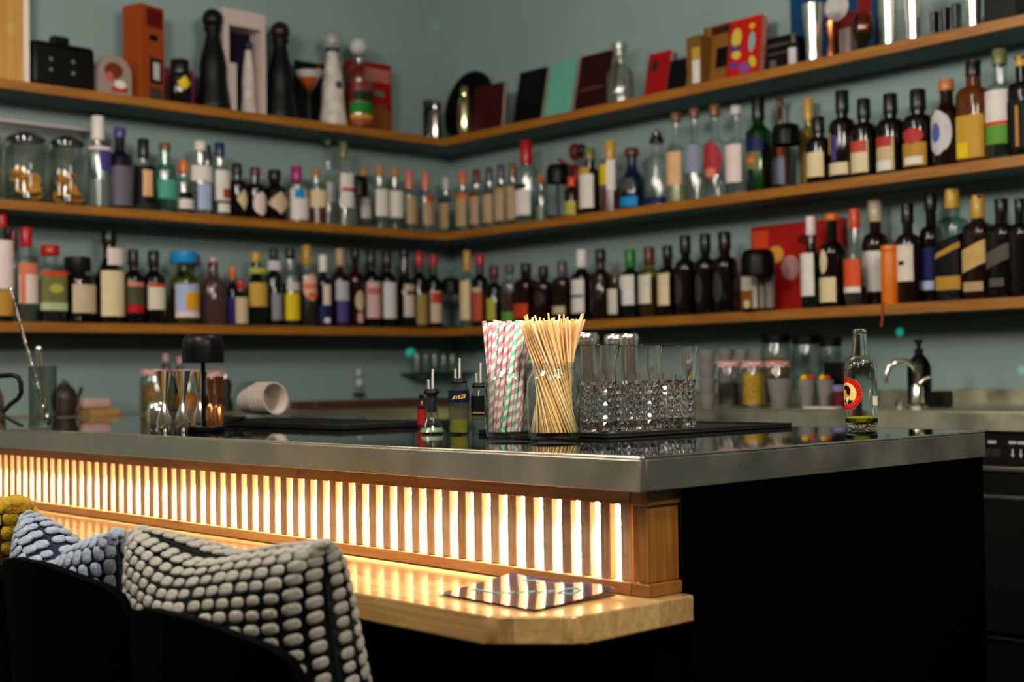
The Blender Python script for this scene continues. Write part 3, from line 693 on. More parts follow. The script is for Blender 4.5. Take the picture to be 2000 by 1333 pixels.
# ---- top shelf, left wall
t, w, h = sthing('wooden_box', 'light wooden upright box with a white edge at the left picture border', 'box', '1L', -40, 58, -60, .05)
M_LW = wood('pale_wood_box', '#b98538', '#d8a555', 'Z', .5, 0, (3, .09), 12, .2)
box('panel', (-w/2, 0, 0), (w/2-.02, .14, h), M_LW, t, .002)
box('edge_strip', (w/2-.02, -.003, 0), (w/2, .14, h), paint('#e9dcd2'), t, .002)
t, w, h = sthing('retro_radio', 'black boxy device with round knobs and a top grip', 'device', '1L', 62, 188, 84, .06)
box('body', (-w/2, 0, .004), (w/2, .09, h), M_BLK, t, .02, 4)
box('grip', (-.03, .02, h-.002), (.03, .06, h+.028), M_BLK, t, .006)
box('foot', (-.035, -.004, 0), (.03, .04, .006), M_BLK, t, .002)
for dx, dz in ((-.05, .62), (-.05, .4), (.03, .62), (.03, .38)):
    lathe('knob', [(0, 0), (.008, 0), (.007, .006), (0, .006)], M_CHROME, t, (dx, 0.0005, h*dz), n=12, rot=(pi/2, 0, 0))
t, w, h = sthing('printed_tin', 'printed tin with a rounded top in brown, white and red', 'tin', '1L', 192, 258, 108, .045)
n = 12
pl = [(-w/2, 0), (w/2, 0), (w/2, h*.55)]+[(w/2*math.cos(a), h*.55+h*.45*math.sin(a)) for a in [pi*i/n for i in range(1, n)]]+[(-w/2, h*.55)]
prism('tin_body', pl, -.06, 0, pm('tin_brown', '#a58f84', .35, metal=.2), t, rot=(pi/2, 0, 0), bev=.002)
blob(t, -.005, 0, h*.62, w*.28, h*.2, '#6b2f1c'); blob(t, -.02, -.001, h*.45, w*.1, h*.14, '#c25a5e'); blob(t, .018, -.001, h*.3, w*.18, h*.1, 'white')
patchbox(t, -w*.1, w*.38, 0, h*.12, h*.22, 'red')
t, w, h = sthing('bottle_carton', 'tall orange-brown bottle carton with a dark label', 'carton', '1L', 252, 314, 15, .10)
t.rotation_euler = (0, 0, math.radians(16))
box('carton', (-w*.46, -.04, 0), (w*.46, .05, h), paint('#9a4416', .6), t, .002)
patchbox(t, -w*.22, w*.4, -.04, h*.78, h*.97, '#5e1210'); patchbox(t, -w*.1, w*.36, -.04, h*.2, h*.46, 'black'); patchbox(t, w*.02, w*.26, -.041, h*.24, h*.42, 'pgrey')
patchbox(t, -w*.12, w*.38, -.04, h*.03, h*.16, '#463a36'); patchbox(t, -w*.12, w*.2, -.04, h*.64, h*.7, 'black')
t, w, h = sthing('pink_box', 'round-cornered magenta gift box behind a black flask', 'box', '1L', 318, 384, 132, .13)
box('carton', (-w/2, 0, 0), (w/2, .06, h), paint('#a8407c', .6), t, .02, 4)
patchbox(t, -w*.4, -w*.1, 0, h*.25, h*.55, '#3f6b62')
B('1L', 352, 118, 38, 'flask', 'dark', 'black', .34, [(.32, .62, 40, 'yellow', 'd')], 'short black flask with a yellow label', d=.06, cr=2.1)
def bell(x, top, w, mat_body, mat_neck, mat_ball, label, band=None, d=.07):
    sh = '1L'; b = spot(sh, x, d); H = topz(sh, x, top, d)-b.z; R = w/2*1.12*mpp(b)
    t = thing('decanter', label, 'decanter', b, group='bell-shaped decanters')
    rb = R*(.60 if band is None else .7)
    P = [(0, 0), (R*.96, 0), (R, .01*H), (R*.97, .06*H), (R*.82, .22*H), (R*.76, .34*H), (R*.78, .42*H), (R*.66, .55*H), (R*.48, .66*H), (R*.40, .74*H), (R*.40, .80*H), (0, .80*H)]
    lathe('body', P, mat_body, t, n=28, smooth=1.2)
    lathe('collar', [(R*.42, .78*H), (R*.5, .785*H), (R*.5, .815*H), (R*.3, .83*H), (0, .83*H)], mat_neck, t, n=20)
    ell('stopper', (0, 0, H-rb), (rb, rb, rb), mat_ball, t, 14)
    if band:
        for z0, rr in band: blob_r = ell('painted_motif', (0, -R*.70*1, z0*H), (R*.3, R*.10, rr*H), paint('#3a3f66'), t, 8)
    return t
M_CBLK = pm('ceramic_black', '#05080a', .4, spec=.25); M_CWHT = pm('ceramic_white', '#d3c9c2', .3, coat=.4, vary=.25, vscale=25); M_CNAVY = pm('ceramic_navy', '#1a1a4a', .3)
bell(417, 18, 62, M_CBLK, M_CBLK, M_CBLK, 'black bell-shaped decanter with ball stopper left of the white carton')
bell(549, 43, 58, M_CBLK, M_CBLK, pm('ceramic_maroon', '#2a0f10', .3), 'black bell-shaped decanter with ball stopper right of the white carton')
bell(651, 62, 50, M_CWHT, M_CNAVY, pm('ceramic_ball', '#9aa39c', .2, coat=.5, vary=.3, vscale=60), 'white and blue painted bell-shaped decanter with ball stopper', band=((.42, .05), (.2, .05)))
t, w, h = sthing('gift_carton', 'open white gift carton with a dark window', 'carton', '1L', 438, 521, 22, .055)
M_WC = paint('#cfbdb6', .6)
box('back_panel', (-w/2+.012, .09, .008), (w/2-.012, .094, h-.005), paint('#17112a'), t)
box('side_panel', (-w/2, 0, 0), (-w/2+.024, .1, h), M_WC, t, .001); box('side_panel', (w/2-.014, 0, 0), (w/2, .1, h), M_WC, t, .001)
box('top_panel', (-w/2+.0245, 0, h*.84), (w/2-.0145, .1, h), M_WC, t, .001); box('bottom_panel', (-w/2+.0245, 0, 0), (w/2-.0145, .1, .006), M_WC, t)
box('front_flap', (-w/2+.0245, 0, .0065), (-w/2+.055, .004, h*.48), M_WC, t)
b = spot('1L', 486, .1)
t = thing('decanter', 'pale painted decanter standing inside the white gift carton', 'decanter', (b.x, b.y, b.z+.0065), group='bell-shaped decanters')
R = .03; H = h*.74
lathe('body', [(0, 0), (R, 0), (R*.97, .06*H), (R*.8, .25*H), (R*.85, .4*H), (R*.7, .62*H), (R*.42, .8*H), (R*.42, .86*H), (0, .86*H)], M_CWHT, t, n=24, smooth=1.2)
ell('stopper', (0, 0, .93*H), (.016, .016, .07*H), M_CNAVY, t, 10)
b = spot('1L', 604, .06); s = mpp(b); H = topz('1L', 604, 137, .06)-b.z
t = thing('martini_glass', 'martini glass with an orange drink and garnish', 'glass', b)
rg = 31*s
lathe('bowl', [(0.003, H*.50), (rg, H), (rg*.97, H), (0.002, H*.52)], M_CLEAR, t, n=28)
lathe('stem', [(0.0032, .006), (0.0028, H*.5)], M_CLEAR, t, n=10); lathe('foot', [(0, 0), (rg*.72, 0), (rg*.72, .002), (.005, .006), (0, .006)], M_CLEAR, t, n=24)
lathe('drink', [(0, H*.535), (rg*.66, H*.84), (0, H*.84)], pm('drink_orange', '#e0661c', .2), t, n=24); lathe('foam', [(0, H*.842), (rg*.67, H*.842), (rg*.9, H*.96), (0, H*.96)], paint('#d8cfcf'), t, n=24)
lathe('garnish', [(0, 0), (.012, 0), (.012, .003), (0, .003)], pm('orange_slice', '#e07a1e', .5), t, (rg*.75, 0, H+.004), n=14, rot=(pi/2, 0, 0))
t, w, h = sthing('dark_card', 'black easel card standing behind the martini glass', 'card', '1L', 578, 640, 122, .13)
box('card', (-w/2, 0, 0), (w/2, .012, h), paint('black'), t, .001)
t, w, h = sthing('gift_box', 'red printed gift box near the shelf corner', 'box', '1L', 690, 766, 122, .12)
box('carton', (-w/2, 0, 0), (w/2, .06, h), paint('#8e1512', .6), t, .002)
patchbox(t, -w*.2, w*.46, 0, h*.74, h*.92, '#b56a5e'); blob(t, w*.2, 0, h*.22, w*.26, h*.22, '#7a4a1c'); patchbox(t, w*.05, w*.3, 0, h*.55, h*.62, '#5d7a5a')
B('1L', 702, 74, 44, 'squat', 'clear', 'pgrey', .2, [(.04, .1, 75, 'rust'), (.1, .15, 75, 'gold'), (.16, .28, 75, 'green'), (.3, .4, 60, 'dgreen')], 'ball-stoppered decanter with green and gold band', d=.055, liq=('#8a1410', .5), ball=True)
# ---- corner and top shelf, right wall
def shaker(sh, x, top, w, label, d=.06, kind='tin', mat=None):
    b = spot(sh, x, d); s = mpp(b); H = topz(sh, x, top, d)-b.z; R = w/2*s; mat = mat or M_CHROME
    t = thing('cocktail_shaker', label, 'shaker', b, group='cocktail shakers on the top shelf')
    if kind == 'tin':
        lathe('tin', [(0, 0), (R*.70, 0), (R*.72, .003), (R*.74, H*.2), (R*.88, H*.6), (R, H), (R*.97, H), (R*.85, H*.6), (R*.7, .01), (0, .01)], mat, t, n=28)
        tube('rim', [(R*math.cos(a), R*math.sin(a), H) for a in [2*pi*i/24 for i in range(24)]], .0012, mat, t, 6, True)
    else:
        lathe('body', [(0, 0), (R*.8, 0), (R, H*.12), (R, H*.55), (R*.9, H*.66), (0, H*.66)], mat, t, n=28)
        lathe('shoulder', [(R*.92, H*.662), (R*.8, H*.72), (R*.5, H*.80), (0, H*.80)], mat, t, n=28)
        lathe('cap', [(R*.52, H*.802), (R*.55, H*.84), (R*.5, H*.95), (R*.25, H), (0, H)], mat, t, n=24)
    return t
M_BRASS = pm('champagne_metal', '#d9cfa2', .15, metal=1.0, vary=.05)
shaker('1R', 851, 195, 22, 'slim silver shaker at the very corner of the top shelf', d=.04, kind='cob')
shaker('1R', 908, 168, 27, 'bright champagne-coloured shaker in front of a black round plate', d=.03, kind='cob', mat=M_BRASS)
b = spot('1R', 838, .12); s = mpp(b)
t = thing('storage_jar', 'dim grey glass jar with dark lid in the top shelf corner', 'jar', b)
lathe('glass', [(0, 0), (24*s, 0), (25*s, .01), (25*s, 70*s), (22*s, 78*s), (0, 78*s)], thin_glass('grey_glass', '#7f8c88', '#3a4440'), t, n=24)
lathe('lid', [(0, 78.5*s), (24*s, 78.5*s), (24*s, 90*s), (6*s, 96*s), (5*s, 102*s), (0, 102*s)], M_BLK, t, n=24)
t, w, h = sthing('black_plate', 'black round plate leaning on the wall in the shelf corner', 'plate', '1R', 872, 952, 137, .155)
R = h/2
lathe('plate', [(0, 0), (R*.7, 0), (R, .012), (R, .016), (R*.7, .006), (0, .006)], pm('plate_black', '#030304', .6, spec=.1), t, (0, .03, R), n=40, rot=(pi/2-.12, 0, 0))
def book(x0, x1, top, depth, cover, label, sh='1R', lean=12, spine=None, pages=True, d=.12, name='book'):
    t, w, h = sthing(name, label, 'book', sh, x0, x1, top, d)
    a = -math.radians(lean); h2 = h/math.cos(a)
    mcov = paint(cover, .55)
    rot = (a, 0, 0); loc = (0, 0, 0)
    fc = box('cover', (-w/2, -depth, 0), (w/2, -depth+.003, h2), mcov, t, .0006, 1, loc, rot)
    box('cover', (-w/2, -.003, 0), (w/2, 0, h2), mcov, t, .0006, 1, loc, rot)
    box('pages', (-w/2+.006, -depth+.0031, .003), (w/2-.003, -.0031, h2-.003), paint('#b9ab93', .8), t, 0, 2, loc, rot)
    box('spine', (-w/2-.002, -depth, 0), (-w/2+.0059, 0, h2), paint(spine or cover, .55), t, 0, 2, loc, rot)
    return fc, w, h2, depth, rot
def bprint(bk, x0, x1, z0, z1, col):
    t, w, h, dp, rot = bk
    box('print_patch', (x0*w, -dp-.0008, z0*h), (x1*w, -dp-.0001, z1*h), paint(C.get(col, col)), t)
def bblob(bk, cx, cz, rx, rz_, col, ang=0):
    t, w, h, dp, rot = bk
    blob(t, cx*w, -dp-.0002, cz*h, rx*w, rz_*h, col, ang=ang)
book(928, 986, 167, .02, '#3a0c10', 'dark maroon book next to the champagne-coloured shaker', lean=6, d=.06)
book(1007, 1060, 135, .02, '#08090b', 'black book leaning left of the turquoise book', d=.17)
book(1066, 1118, 118, .02, '#6fb8a4', 'turquoise book leaning between a black and a maroon one', d=.17)
bk = book(1128, 1192, 104, .028, '#2c0a0c', 'maroon book with a pink spine', spine='#a8646a', d=.165); bprint(bk, -.4, .3, .42, .45, '#6a4030')
bk = book(1264, 1306, 102, .022, '#a3141a', 'small red book leaning beside the glass carafe', d=.165); bprint(bk, -.32, -.05, .62, .86, '#3a2a1c')
book(1308, 1342, 116, .02, '#0b0b12', 'small black book right of the red one', d=.165)
t, w, h = sthing('bottle_carton', 'narrow carton printed white and orange between dark books', 'carton', '1R', 1342, 1370, 70, .07)
box('carton', (-w/2, 0, 0), (w/2, .06, h), paint('#7a5524', .6), t, .001); patchbox(t, -w*.1, w*.42, 0, h*.12, h*.55, 'white'); patchbox(t, -w*.1, w*.45, 0, h*.56, h*.78, 'gold')
bk = book(1378, 1428, 50, .03, '#8a5a22', 'brown book with a black spine and black square', spine='#0a0a0a', lean=8, d=.14); bprint(bk, .05, .49, .3, .62, 'black'); bprint(bk, -.2, .49, .84, .97, '#3c1a0c')
bk = book(1430, 1492, 36, .03, '#c01a16', 'bright red picture book with colourful blobs', lean=8, d=.11)
bblob(bk, -.28, .70, .16, .16, '#d6c04a'); bblob(bk, -.3, .54, .17, .06, '#2a3f8a'); bblob(bk, -.25, .42, .15, .07, '#d9c04c', -.4); bblob(bk, .22, .58, .1, .17, '#7fb0a8'); bblob(bk, .2, .84, .09, .05, '#e0b01c')
bblob(bk, .05, .18, .2, .1, '#8a4a8c'); bblob(bk, .28, .26, .1, .1, '#cfc23a', .5); bblob(bk, -.3, .26, .14, .05, '#5a3f9a')
b = spot('1R', 1212, .09); s = mpp(b); H = topz('1R', 1212, 85, .09)-b.z; R = 27*s
t = thing('carafe', 'clear glass carafe between the maroon and the red book', 'carafe', b)
lathe('glass', [(0, .003), (R*.9, 0), (R, .008), (R, H*.5), (R*.55, H*.66), (R*.42, H*.74), (R*.5, H*.86), (R*.62, H), (R*.58, H), (R*.38, H*.74), (R*.5, H*.66), (R*.95, H*.5), (R*.95, .012), (0, .01)], thin_glass('carafe_glass', '#f6f7f4', '#c6ccc6', .12, .1), t, n=28)
t, w, h = sthing('black_case', 'black case with grey bands beside the red picture book', 'case', '1R', 1497, 1546, 70, .07)
box('case', (-w/2, 0, 0), (w/2, .08, h), M_BLK, t, .004); patchbox(t, -w*.42, w*.42, 0, h*.72, h*.79, '#4a4640'); patchbox(t, -w*.42, w*.42, 0, h*.5, h*.55, '#4a4640'); patchbox(t, -w*.36, -w*.1, 0, h*.1, h*.36, '#5c5650')
B('1R', 1551, 64, 19, 'slim', 'clear', 'dgrey', .3, [(.05, .55, 70, 'pgrey')], 'tiny grey bottle beside the black case', d=.05)
t, w, h = sthing('picture_panel', 'dark blue picture panel behind the shakers', 'panel', '1R', 1546, 1712, -60, .2)
box('panel', (-w/2, 0, 0), (w/2, .012, h), paint('#0f3f6a', .5), t, .001)
patchbox(t, -.02, w*.28, 0, h*.05, h*.55, '#6a1a16'); blob(t, .02, 0, h*.62, w*.14, h*.14, '#cfc8c6'); patchbox(t, w*.3, w*.46, 0, h*.3, h*.7, '#7a1d18'); patchbox(t, -w*.06, w*.06, 0, h*.06, h*.24, '#b9aeb2')
shaker('1R', 1590, 8, 42, 'flared silver shaker tin in front of the blue panel')
b = spot('1R', 1624, .05); s = mpp(b); H = topz('1R', 1624, 42, .05)-b.z
t = thing('jigger', 'slim copper jigger beside the silver shaker on the top shelf', 'jigger', b)
lathe('cup', [(0, 0), (7*s, 0), (7.5*s, H*.3), (4*s, H*.45), (8*s, H), (7*s, H), (3*s, H*.5), (0, H*.46)], M_COPPER, t, n=20)
b = spot('1R', 1687, .07); s = mpp(b); H = topz('1R', 1687, 27, .07)-b.z; R = 22*s
t = thing('globe_glass', 'smoky amber globe glass on a short foot', 'glass', b)
lathe('bowl', [(0, 0), (R*.6, 0), (R*.6, .004), (R*.4, H*.18), (R*.85, H*.45), (R, H*.66), (R*.86, H*.9), (R*.7, H), (R*.66, H), (R*.82, H*.9), (R*.95, H*.66), (R*.8, H*.45), (0, H*.22)], thin_glass('amber_glass', '#e6d2ae', '#94764f'), t, n=28)
t, w, h = sthing('paper_box', 'little whitish paper box behind the globe glass', 'box', '1R', 1640, 1662, 55, .13)
box('carton', (-w/2, 0, 0), (w/2, .04, h), paint('#9a8e88'), t, .001)
shaker('1R', 1737, -6, 36, 'bright silver shaker tin right of the globe glass')
shaker('1R', 1785, -22, 36, 'bright silver shaker tin beside the dark tumblers')
shaker('1R', 1902, -44, 36, 'rightmost silver shaker tin beside a black box')
for i, x in enumerate((1826, 1848, 1869)):
    b = spot('1R', x, .06); s = mpp(b); R = 9.5*s; H = topz('1R', x, 24-8*i, .06)-b.z
    t = thing('tumbler', ('left', 'middle', 'right')[i]+' of three little dark tumblers between silver shakers', 'tumbler', b, group='dark tumblers on the top shelf')
    lathe('glass', [(0, 0), (R*.8, 0), (R, H), (R*.93, H), (R*.74, .006), (0, .006)], thin_glass('smoke_glass', '#8d8580', '#3c3633'), t, n=20)
t, w, h = sthing('black_box', 'black box at the right end of the top shelf', 'box', '1R', 1922, 1984, -40, .06)
box('carton', (-w/2, 0, 0), (w/2, .1, h), M_BLK, t, .002); patchbox(t, -w*.3, w*.3, 0, h*.7, h*.85, '#1c1a1a')

# ---- storage jars with dried orange slices, middle shelf left
M_PET = thin_glass('container_clear', '#e6eae8', '#b4b2b6', .3, .16)
t, w, h = sthing('clear_container', 'big clear plastic container behind the two orange-slice jars', 'container', '2L', -20, 180, 222, .14)
box('tub', (-w/2, 0, 0), (w/2, .07, h*.86), M_PET, t, .004)
box('rim', (-w/2-.004, -.006, h*.862), (w/2+.004, .074, h*.9), pm('container_rim', '#c3b4b6', .25), t, .004)
ORM = [pm('orange_flesh', '#e09a34', .6, vary=.3, vscale=90), pm('orange_dark', '#b86f24', .6, vary=.3, vscale=90)]
PEEL = pm('orange_peel', '#eaa63a', .55)
for i, (x, tp, wd) in enumerate(((-32, 252, 70), (50, 258, 84), (130, 266, 76))):
    b = spot('2L', x, .065); s = mpp(b); H = topz('2L', x, tp, .065)-b.z; R = wd/2*s
    t = thing('storage_jar', ('partly cut-off glass jar of dried orange slices at the picture edge', 'left glass jar of dried orange slices', 'right glass jar of dried orange slices')[i]+' on the middle shelf', 'jar', b, group='jars of dried oranges')
    lathe('glass', [(0, .004), (R*.9, 0), (R, .01), (R, H*.72), (R*.8, H*.82), (R*.8, H*.86), (R*.77, H*.86), (R*.77, H*.82), (R*.96, H*.71), (R*.96, .012), (0, .008)], M_CLEAR, t, n=28)
    lathe('lid', [(0, H*.865), (R*.9, H*.865), (R*.9, H*.9), (R*.5, H*.97), (R*.15, H), (0, H)], thin_glass('lid_glass', '#b5b3a8', '#6d6b62'), t, n=24)
    for q in range(15):
        a = random.uniform(0, 2*pi); rr = random.uniform(.25, .55)*R; zz = .014+H*.30*(q//4)/3.0
        ro = (pi/2+random.uniform(-.7, .7), random.uniform(-.5, .5), random.uniform(-.8, .8)) if q % 2 else (random.uniform(-.5, .5), random.uniform(-.4, .4), 0)
        rs = .023
        sl = thing('orange_slice', 'dried orange slice in the '+('cut-off', 'left', 'right')[i]+' jar on the middle shelf', 'orange slice', Vector(b)+Vector((rr*math.cos(a), rr*math.sin(a), max(zz, .01)+.016)), 0, 'dried orange slices')
        sl.rotation_euler = ro
        lathe('flesh', [(0, 0), (rs*.88, 0), (rs*.88, .003), (0, .003)], ORM[q % 3 == 0], sl, n=16)
        lathe('peel', [(rs*.88, -.0005), (rs, -.0005), (rs, .0035), (rs*.88, .0035)], PEEL, sl, n=16)
# ---- red toy, carton, canister, red box, orange tube
t, w, h = sthing('toy_figure', 'dark red toy figure with an outstretched arm behind the bottles', 'toy', '2R', 1108, 1142, 278, .13)
MR = pm('toy_red', '#6a1712', .45, vary=.2, vscale=30); MDK = pm('toy_dark', '#1d1512', .5)
for sx in (-1, 1): lathe('leg', [(0, 0), (.012, 0), (.012, h*.42), (0, h*.42)], MDK, t, (sx*.013, 0, 0), n=12)
ell('torso', (0, 0, h*.56), (.026, .018, h*.17), MR, t, 12); ell('head', (0, 0, h*.88), (.024, .022, h*.115), MR, t, 12)
tube('arm', [(-.02, 0, h*.68), (-.05, -.005, h*.74), (-.085, -.008, h*.82)], .009, MR, t, 8, r2=.006)
ell('hair_bun', (.036, 0, h*.88), (.022, .02, h*.09), MDK, t, 10)
t, w, h = sthing('carton', 'cream and brown carton partly behind the largest black lamp', 'carton', '3R', 1448, 1486, 540, .10)
box('carton', (-w/2, 0, 0), (w/2, .06, h), paint('#cdbfb4', .6), t, .001); patchbox(t, -w*.5, w*.1, 0, h*.03, h*.62, '#8a4f1c'); blob(t, -w*.2, -.0006, h*.25, w*.16, h*.12, '#d8c39a')
t, w, h = sthing('canister', 'grey cylindrical canister right of the cream carton', 'canister', '3R', 1491, 1516, 536, .12)
lathe('can', [(0, 0), (w*.34, 0), (w*.34, h), (0, h)], paint('#86807a'), t, n=22); lathe('lid', [(0, h), (w*.36, h), (w*.36, h+.008), (0, h+.008)], paint('#55514e'), t, n=22)
t, w, h = sthing('red_box', 'flat red box with orange print standing against the wall', 'box', '3R', 1470, 1648, 434, .185)
box('carton', (-w/2, 0, 0), (w/2, .03, h), paint('#a81a14', .55), t, .002); patchbox(t, -w*.48, -w*.3, 0, h*.3, h*.95, '#d2461c'); blob(t, -w*.22, 0, h*.66, w*.09, h*.1, '#d89a3a'); blob(t, -w*.06, 0, h*.5, w*.1, h*.14, '#b88a86'); blob(t, w*.12, 0, h*.8, w*.1, h*.06, '#5a1010')
b = spot('3R', 1740, .036); s = mpp(b); H = topz('3R', 1740, 480, .036)-b.z
t = thing('orange_tube', 'bright orange cylinder tube with a dangling strap', 'tube', b)
M_OR = pm('orange_vinyl', '#e0740f', .4, spec=.4)
lathe('tube', [(0, 0), (17*s, 0), (17.5*s, .003), (17.5*s, H-.003), (17*s, H), (0, H)], M_OR, t, n=26)
lathe('seam_ring', [(17.7*s, H*.9), (18*s, H*.905), (18*s, H*.92), (17.7*s, H*.925)], pm('orange_dark_band', '#b8580c', .5), t, n=26)
tube('strap', [(-.0305, .0045, .003), (-.0395, .006, .001), (-.041, .006, -.014), (-.041, .006, -.05), (-.043, .008, -.068)], .0035, pm('strap_rust', '#a8451a', .6), t, 6)
# ------------------------------------------------------------------ on the bar top
def at(x, y, z=ZB): return onZ(x, y, z)
def glass_prof(R, H, th=.003, bt=.006):
    return [(0, 0), (R*.94, 0), (R, .005), (R, H), (R-th, H), (R-th, bt+.004), (R*.9-th, bt), (0, bt)]
M_JAR = thin_glass('jar_glass', '#fcfefd', '#b2c3b8', .03, .06, .9, 2.4)
def jar(x, y, label):
    b = at(x, y); s = mpp(b); R = 53*s; H = .132
    t = thing('preserving_jar', label, 'jar', b, group='preserving jars on the bar')
    def ridg(q, th, z):
        if .012 < z < .026 or .088 < z < .104: return q*(1+.012*math.sin(40*th))
        return q
    P = [(0, .004), (R*.72, .001), (R*.86, 0), (R*.95, .004), (R*.975, .012), (R*.985, .019), (R*.975, .026), (R, .029), (R, .085), (R*.985, .088), (R*.985, .097), (R*.97, .104),
         (R*.90, .112), (R*.82, .117), (R*.80, .120), (R*.83, .122), (R*.83, .124), (R*.80, .126), (R*.80, H-.001), (R*.79, H), (R*.77, H), (R*.77, .118), (R*.94, .103), (R*.96, .03), (R*.9, .010), (0, .010)]
    lathe('glass', P, M_JAR, t, n=96, radf=ridg, smooth=.5)
    return b, R, H
bS, RS, HS = jar(1000, 855, 'glass jar full of striped paper straws')
bK, RK, HK = jar(1083, 858, 'glass jar full of thin wooden skewers')
def straw_mat(name, c1, c2, n=2.0, k=-52.0):
    if name in _M: return _M[name]
    mt = bpy.data.materials.new(name); mt.use_nodes = True; nt = mt.node_tree; b = nt.nodes['Principled BSDF']; L = nt.links.new
    uv = nt.nodes.new('ShaderNodeUVMap'); uv.uv_map = 'UVMap'; sp = nt.nodes.new('ShaderNodeSeparateXYZ'); L(uv.outputs[0], sp.inputs[0])
    m1 = nt.nodes.new('ShaderNodeMath'); m1.operation = 'MULTIPLY'; m1.inputs[1].default_value = k; L(sp.outputs['Y'], m1.inputs[0])
    a = nt.nodes.new('ShaderNodeMath'); a.operation = 'ADD'; L(sp.outputs['X'], a.inputs[0]); L(m1.outputs[0], a.inputs[1])
    f = nt.nodes.new('ShaderNodeMath'); f.operation = 'FRACT'; L(a.outputs[0], f.inputs[0])
    g = nt.nodes.new('ShaderNodeMath'); g.operation = 'GREATER_THAN'; g.inputs[1].default_value = .5; L(f.outputs[0], g.inputs[0])
    mx = nt.nodes.new('ShaderNodeMix'); mx.data_type = 'RGBA'; mx.inputs['A'].default_value = lin(c1); mx.inputs['B'].default_value = lin(c2)
    L(g.outputs[0], mx.inputs['Factor']); L(mx.outputs['Result'], b.inputs['Base Color']); b.inputs['Roughness'].default_value = .55
    _M[name] = mt
    return mt
SM = {'green': straw_mat('straw_green', '#f0e9e4', '#6fcfa0'), 'pink': straw_mat('straw_pink', '#f0e6e2', '#dd8f98'), 'white': pm('straw_plain', '#ded6d2', .55),
      'grey': straw_mat('straw_grey', '#e8e0da', '#8d8478'), 'blue': straw_mat('straw_blue', '#e8e4e4', '#3f8ed0')}
SD = {'green': 'green and white striped paper straw in the left jar', 'pink': 'pink and white striped paper straw in the left jar', 'white': 'plain white paper straw in the left jar', 'grey': 'grey and white striped paper straw in the left jar', 'blue': 'blue and white striped paper straw in the left jar'}
def straw(p0, p1, r, mat, name, label, group, hollow=True, n=10):
    ax = (p1-p0); Ln = ax.length; q = ax.to_track_quat('Z', 'Y')
    V = []; F = []; U = []
    for z in (0, Ln):
        for i in range(n): a = 2*pi*i/n; V.append((r*math.cos(a), r*math.sin(a), z))
    for i in range(n): F.append((i, (i+1) % n, n+(i+1) % n, n+i))
    if hollow:
        ri = r*.82
        for z in (Ln, Ln-.03):
            for i in range(n): a = 2*pi*i/n; V.append((ri*math.cos(a), ri*math.sin(a), z))
        for i in range(n):
            F.append((n+i, n+(i+1) % n, 2*n+(i+1) % n, 2*n+i)); F.append((2*n+i, 2*n+(i+1) % n, 3*n+(i+1) % n, 3*n+i))
        F.append(tuple(range(3*n, 4*n)))
    else:
        F.append(tuple(range(n, 2*n)))
    F.append(tuple(range(n-1, -1, -1)))
    o = mk(name, V, F, mat, None, p0, .9)
    me = o.data; uvl = me.uv_layers.new(name='UVMap')
    ph = random.random()
    for pl_ in me.polygons:
        for li in pl_.loop_indices:
            v = me.vertices[me.loops[li].vertex_index].co
            a = math.atan2(v.y, v.x)/(2*pi) % 1.0
            uvl.data[li].uv = (a, v.z)
        us = [uvl.data[li].uv[0] for li in pl_.loop_indices]
        if max(us)-min(us) > .5:
            for li in pl_.loop_indices:
                if uvl.data[li].uv[0] < .5: uvl.data[li].uv[0] += 1.0
    o.rotation_mode = 'QUATERNION'
    from mathutils import Quaternion
    o.rotation_quaternion = q @ Quaternion((0, 0, 1), ph*2*pi)
    return tag(o, label, name.replace('_', ' '), group)
def disc_pts(n):
    return [(math.sqrt((i+.5)/n), i*2.399963) for i in range(n)]
RV = RGT.copy(); RV.z = 0; RV.normalize()
for i, (rr, a) in enumerate(disc_pts(48)):
    c = random.choice(['green', 'pink', 'pink', 'green', 'pink']) if i not in (5, 17, 23) else ('white', 'grey', 'white')[(5, 17, 23).index(i)]
    dirx = math.cos(a)*RV.x+math.sin(a)*RV.y
    if rr > .8 and (Vector((math.cos(a), math.sin(a), 0)).dot(RV)) > .75: c = random.choice(['grey', 'white', 'grey', 'blue'])
    p0 = Vector((bS.x+.86*RS*rr*math.cos(a), bS.y+.86*RS*rr*math.sin(a), bS.z+.0115))
    a2 = a+.75
    p1 = Vector((bS.x+RS*.98*rr*math.cos(a2), bS.y+RS*.98*rr*math.sin(a2), bS.z+.205+random.uniform(-.003, .004)))+RV*(-.003)
    straw(p0, p1, .0039, SM[c], 'paper_straw', SD[c], 'striped paper straws in the left jar')
M_SK = [pm('skewer_wood_%d' % i, c, .6, vary=.12, vscale=30) for i, c in enumerate(('#e8bd84', '#dba868', '#f0cd9c'))]
for i, (rr, a) in enumerate(disc_pts(170)):
    p0 = Vector((bK.x+.88*RK*rr*math.cos(a), bK.y+.88*RK*rr*math.sin(a), bK.z+.0115))
    a2 = a-1.75
    p1 = Vector((bK.x+RK*1.2*rr*math.cos(a2), bK.y+RK*1.2*rr*math.sin(a2), bK.z+.2+random.uniform(-.004, .006)+(.012 if random.random() < .05 else 0)))
    straw(p0, p1, .00175, random.choice(M_SK), 'wooden_skewer', 'thin wooden skewer in the right-hand jar', 'wooden skewers in the right-hand jar', False, 6)

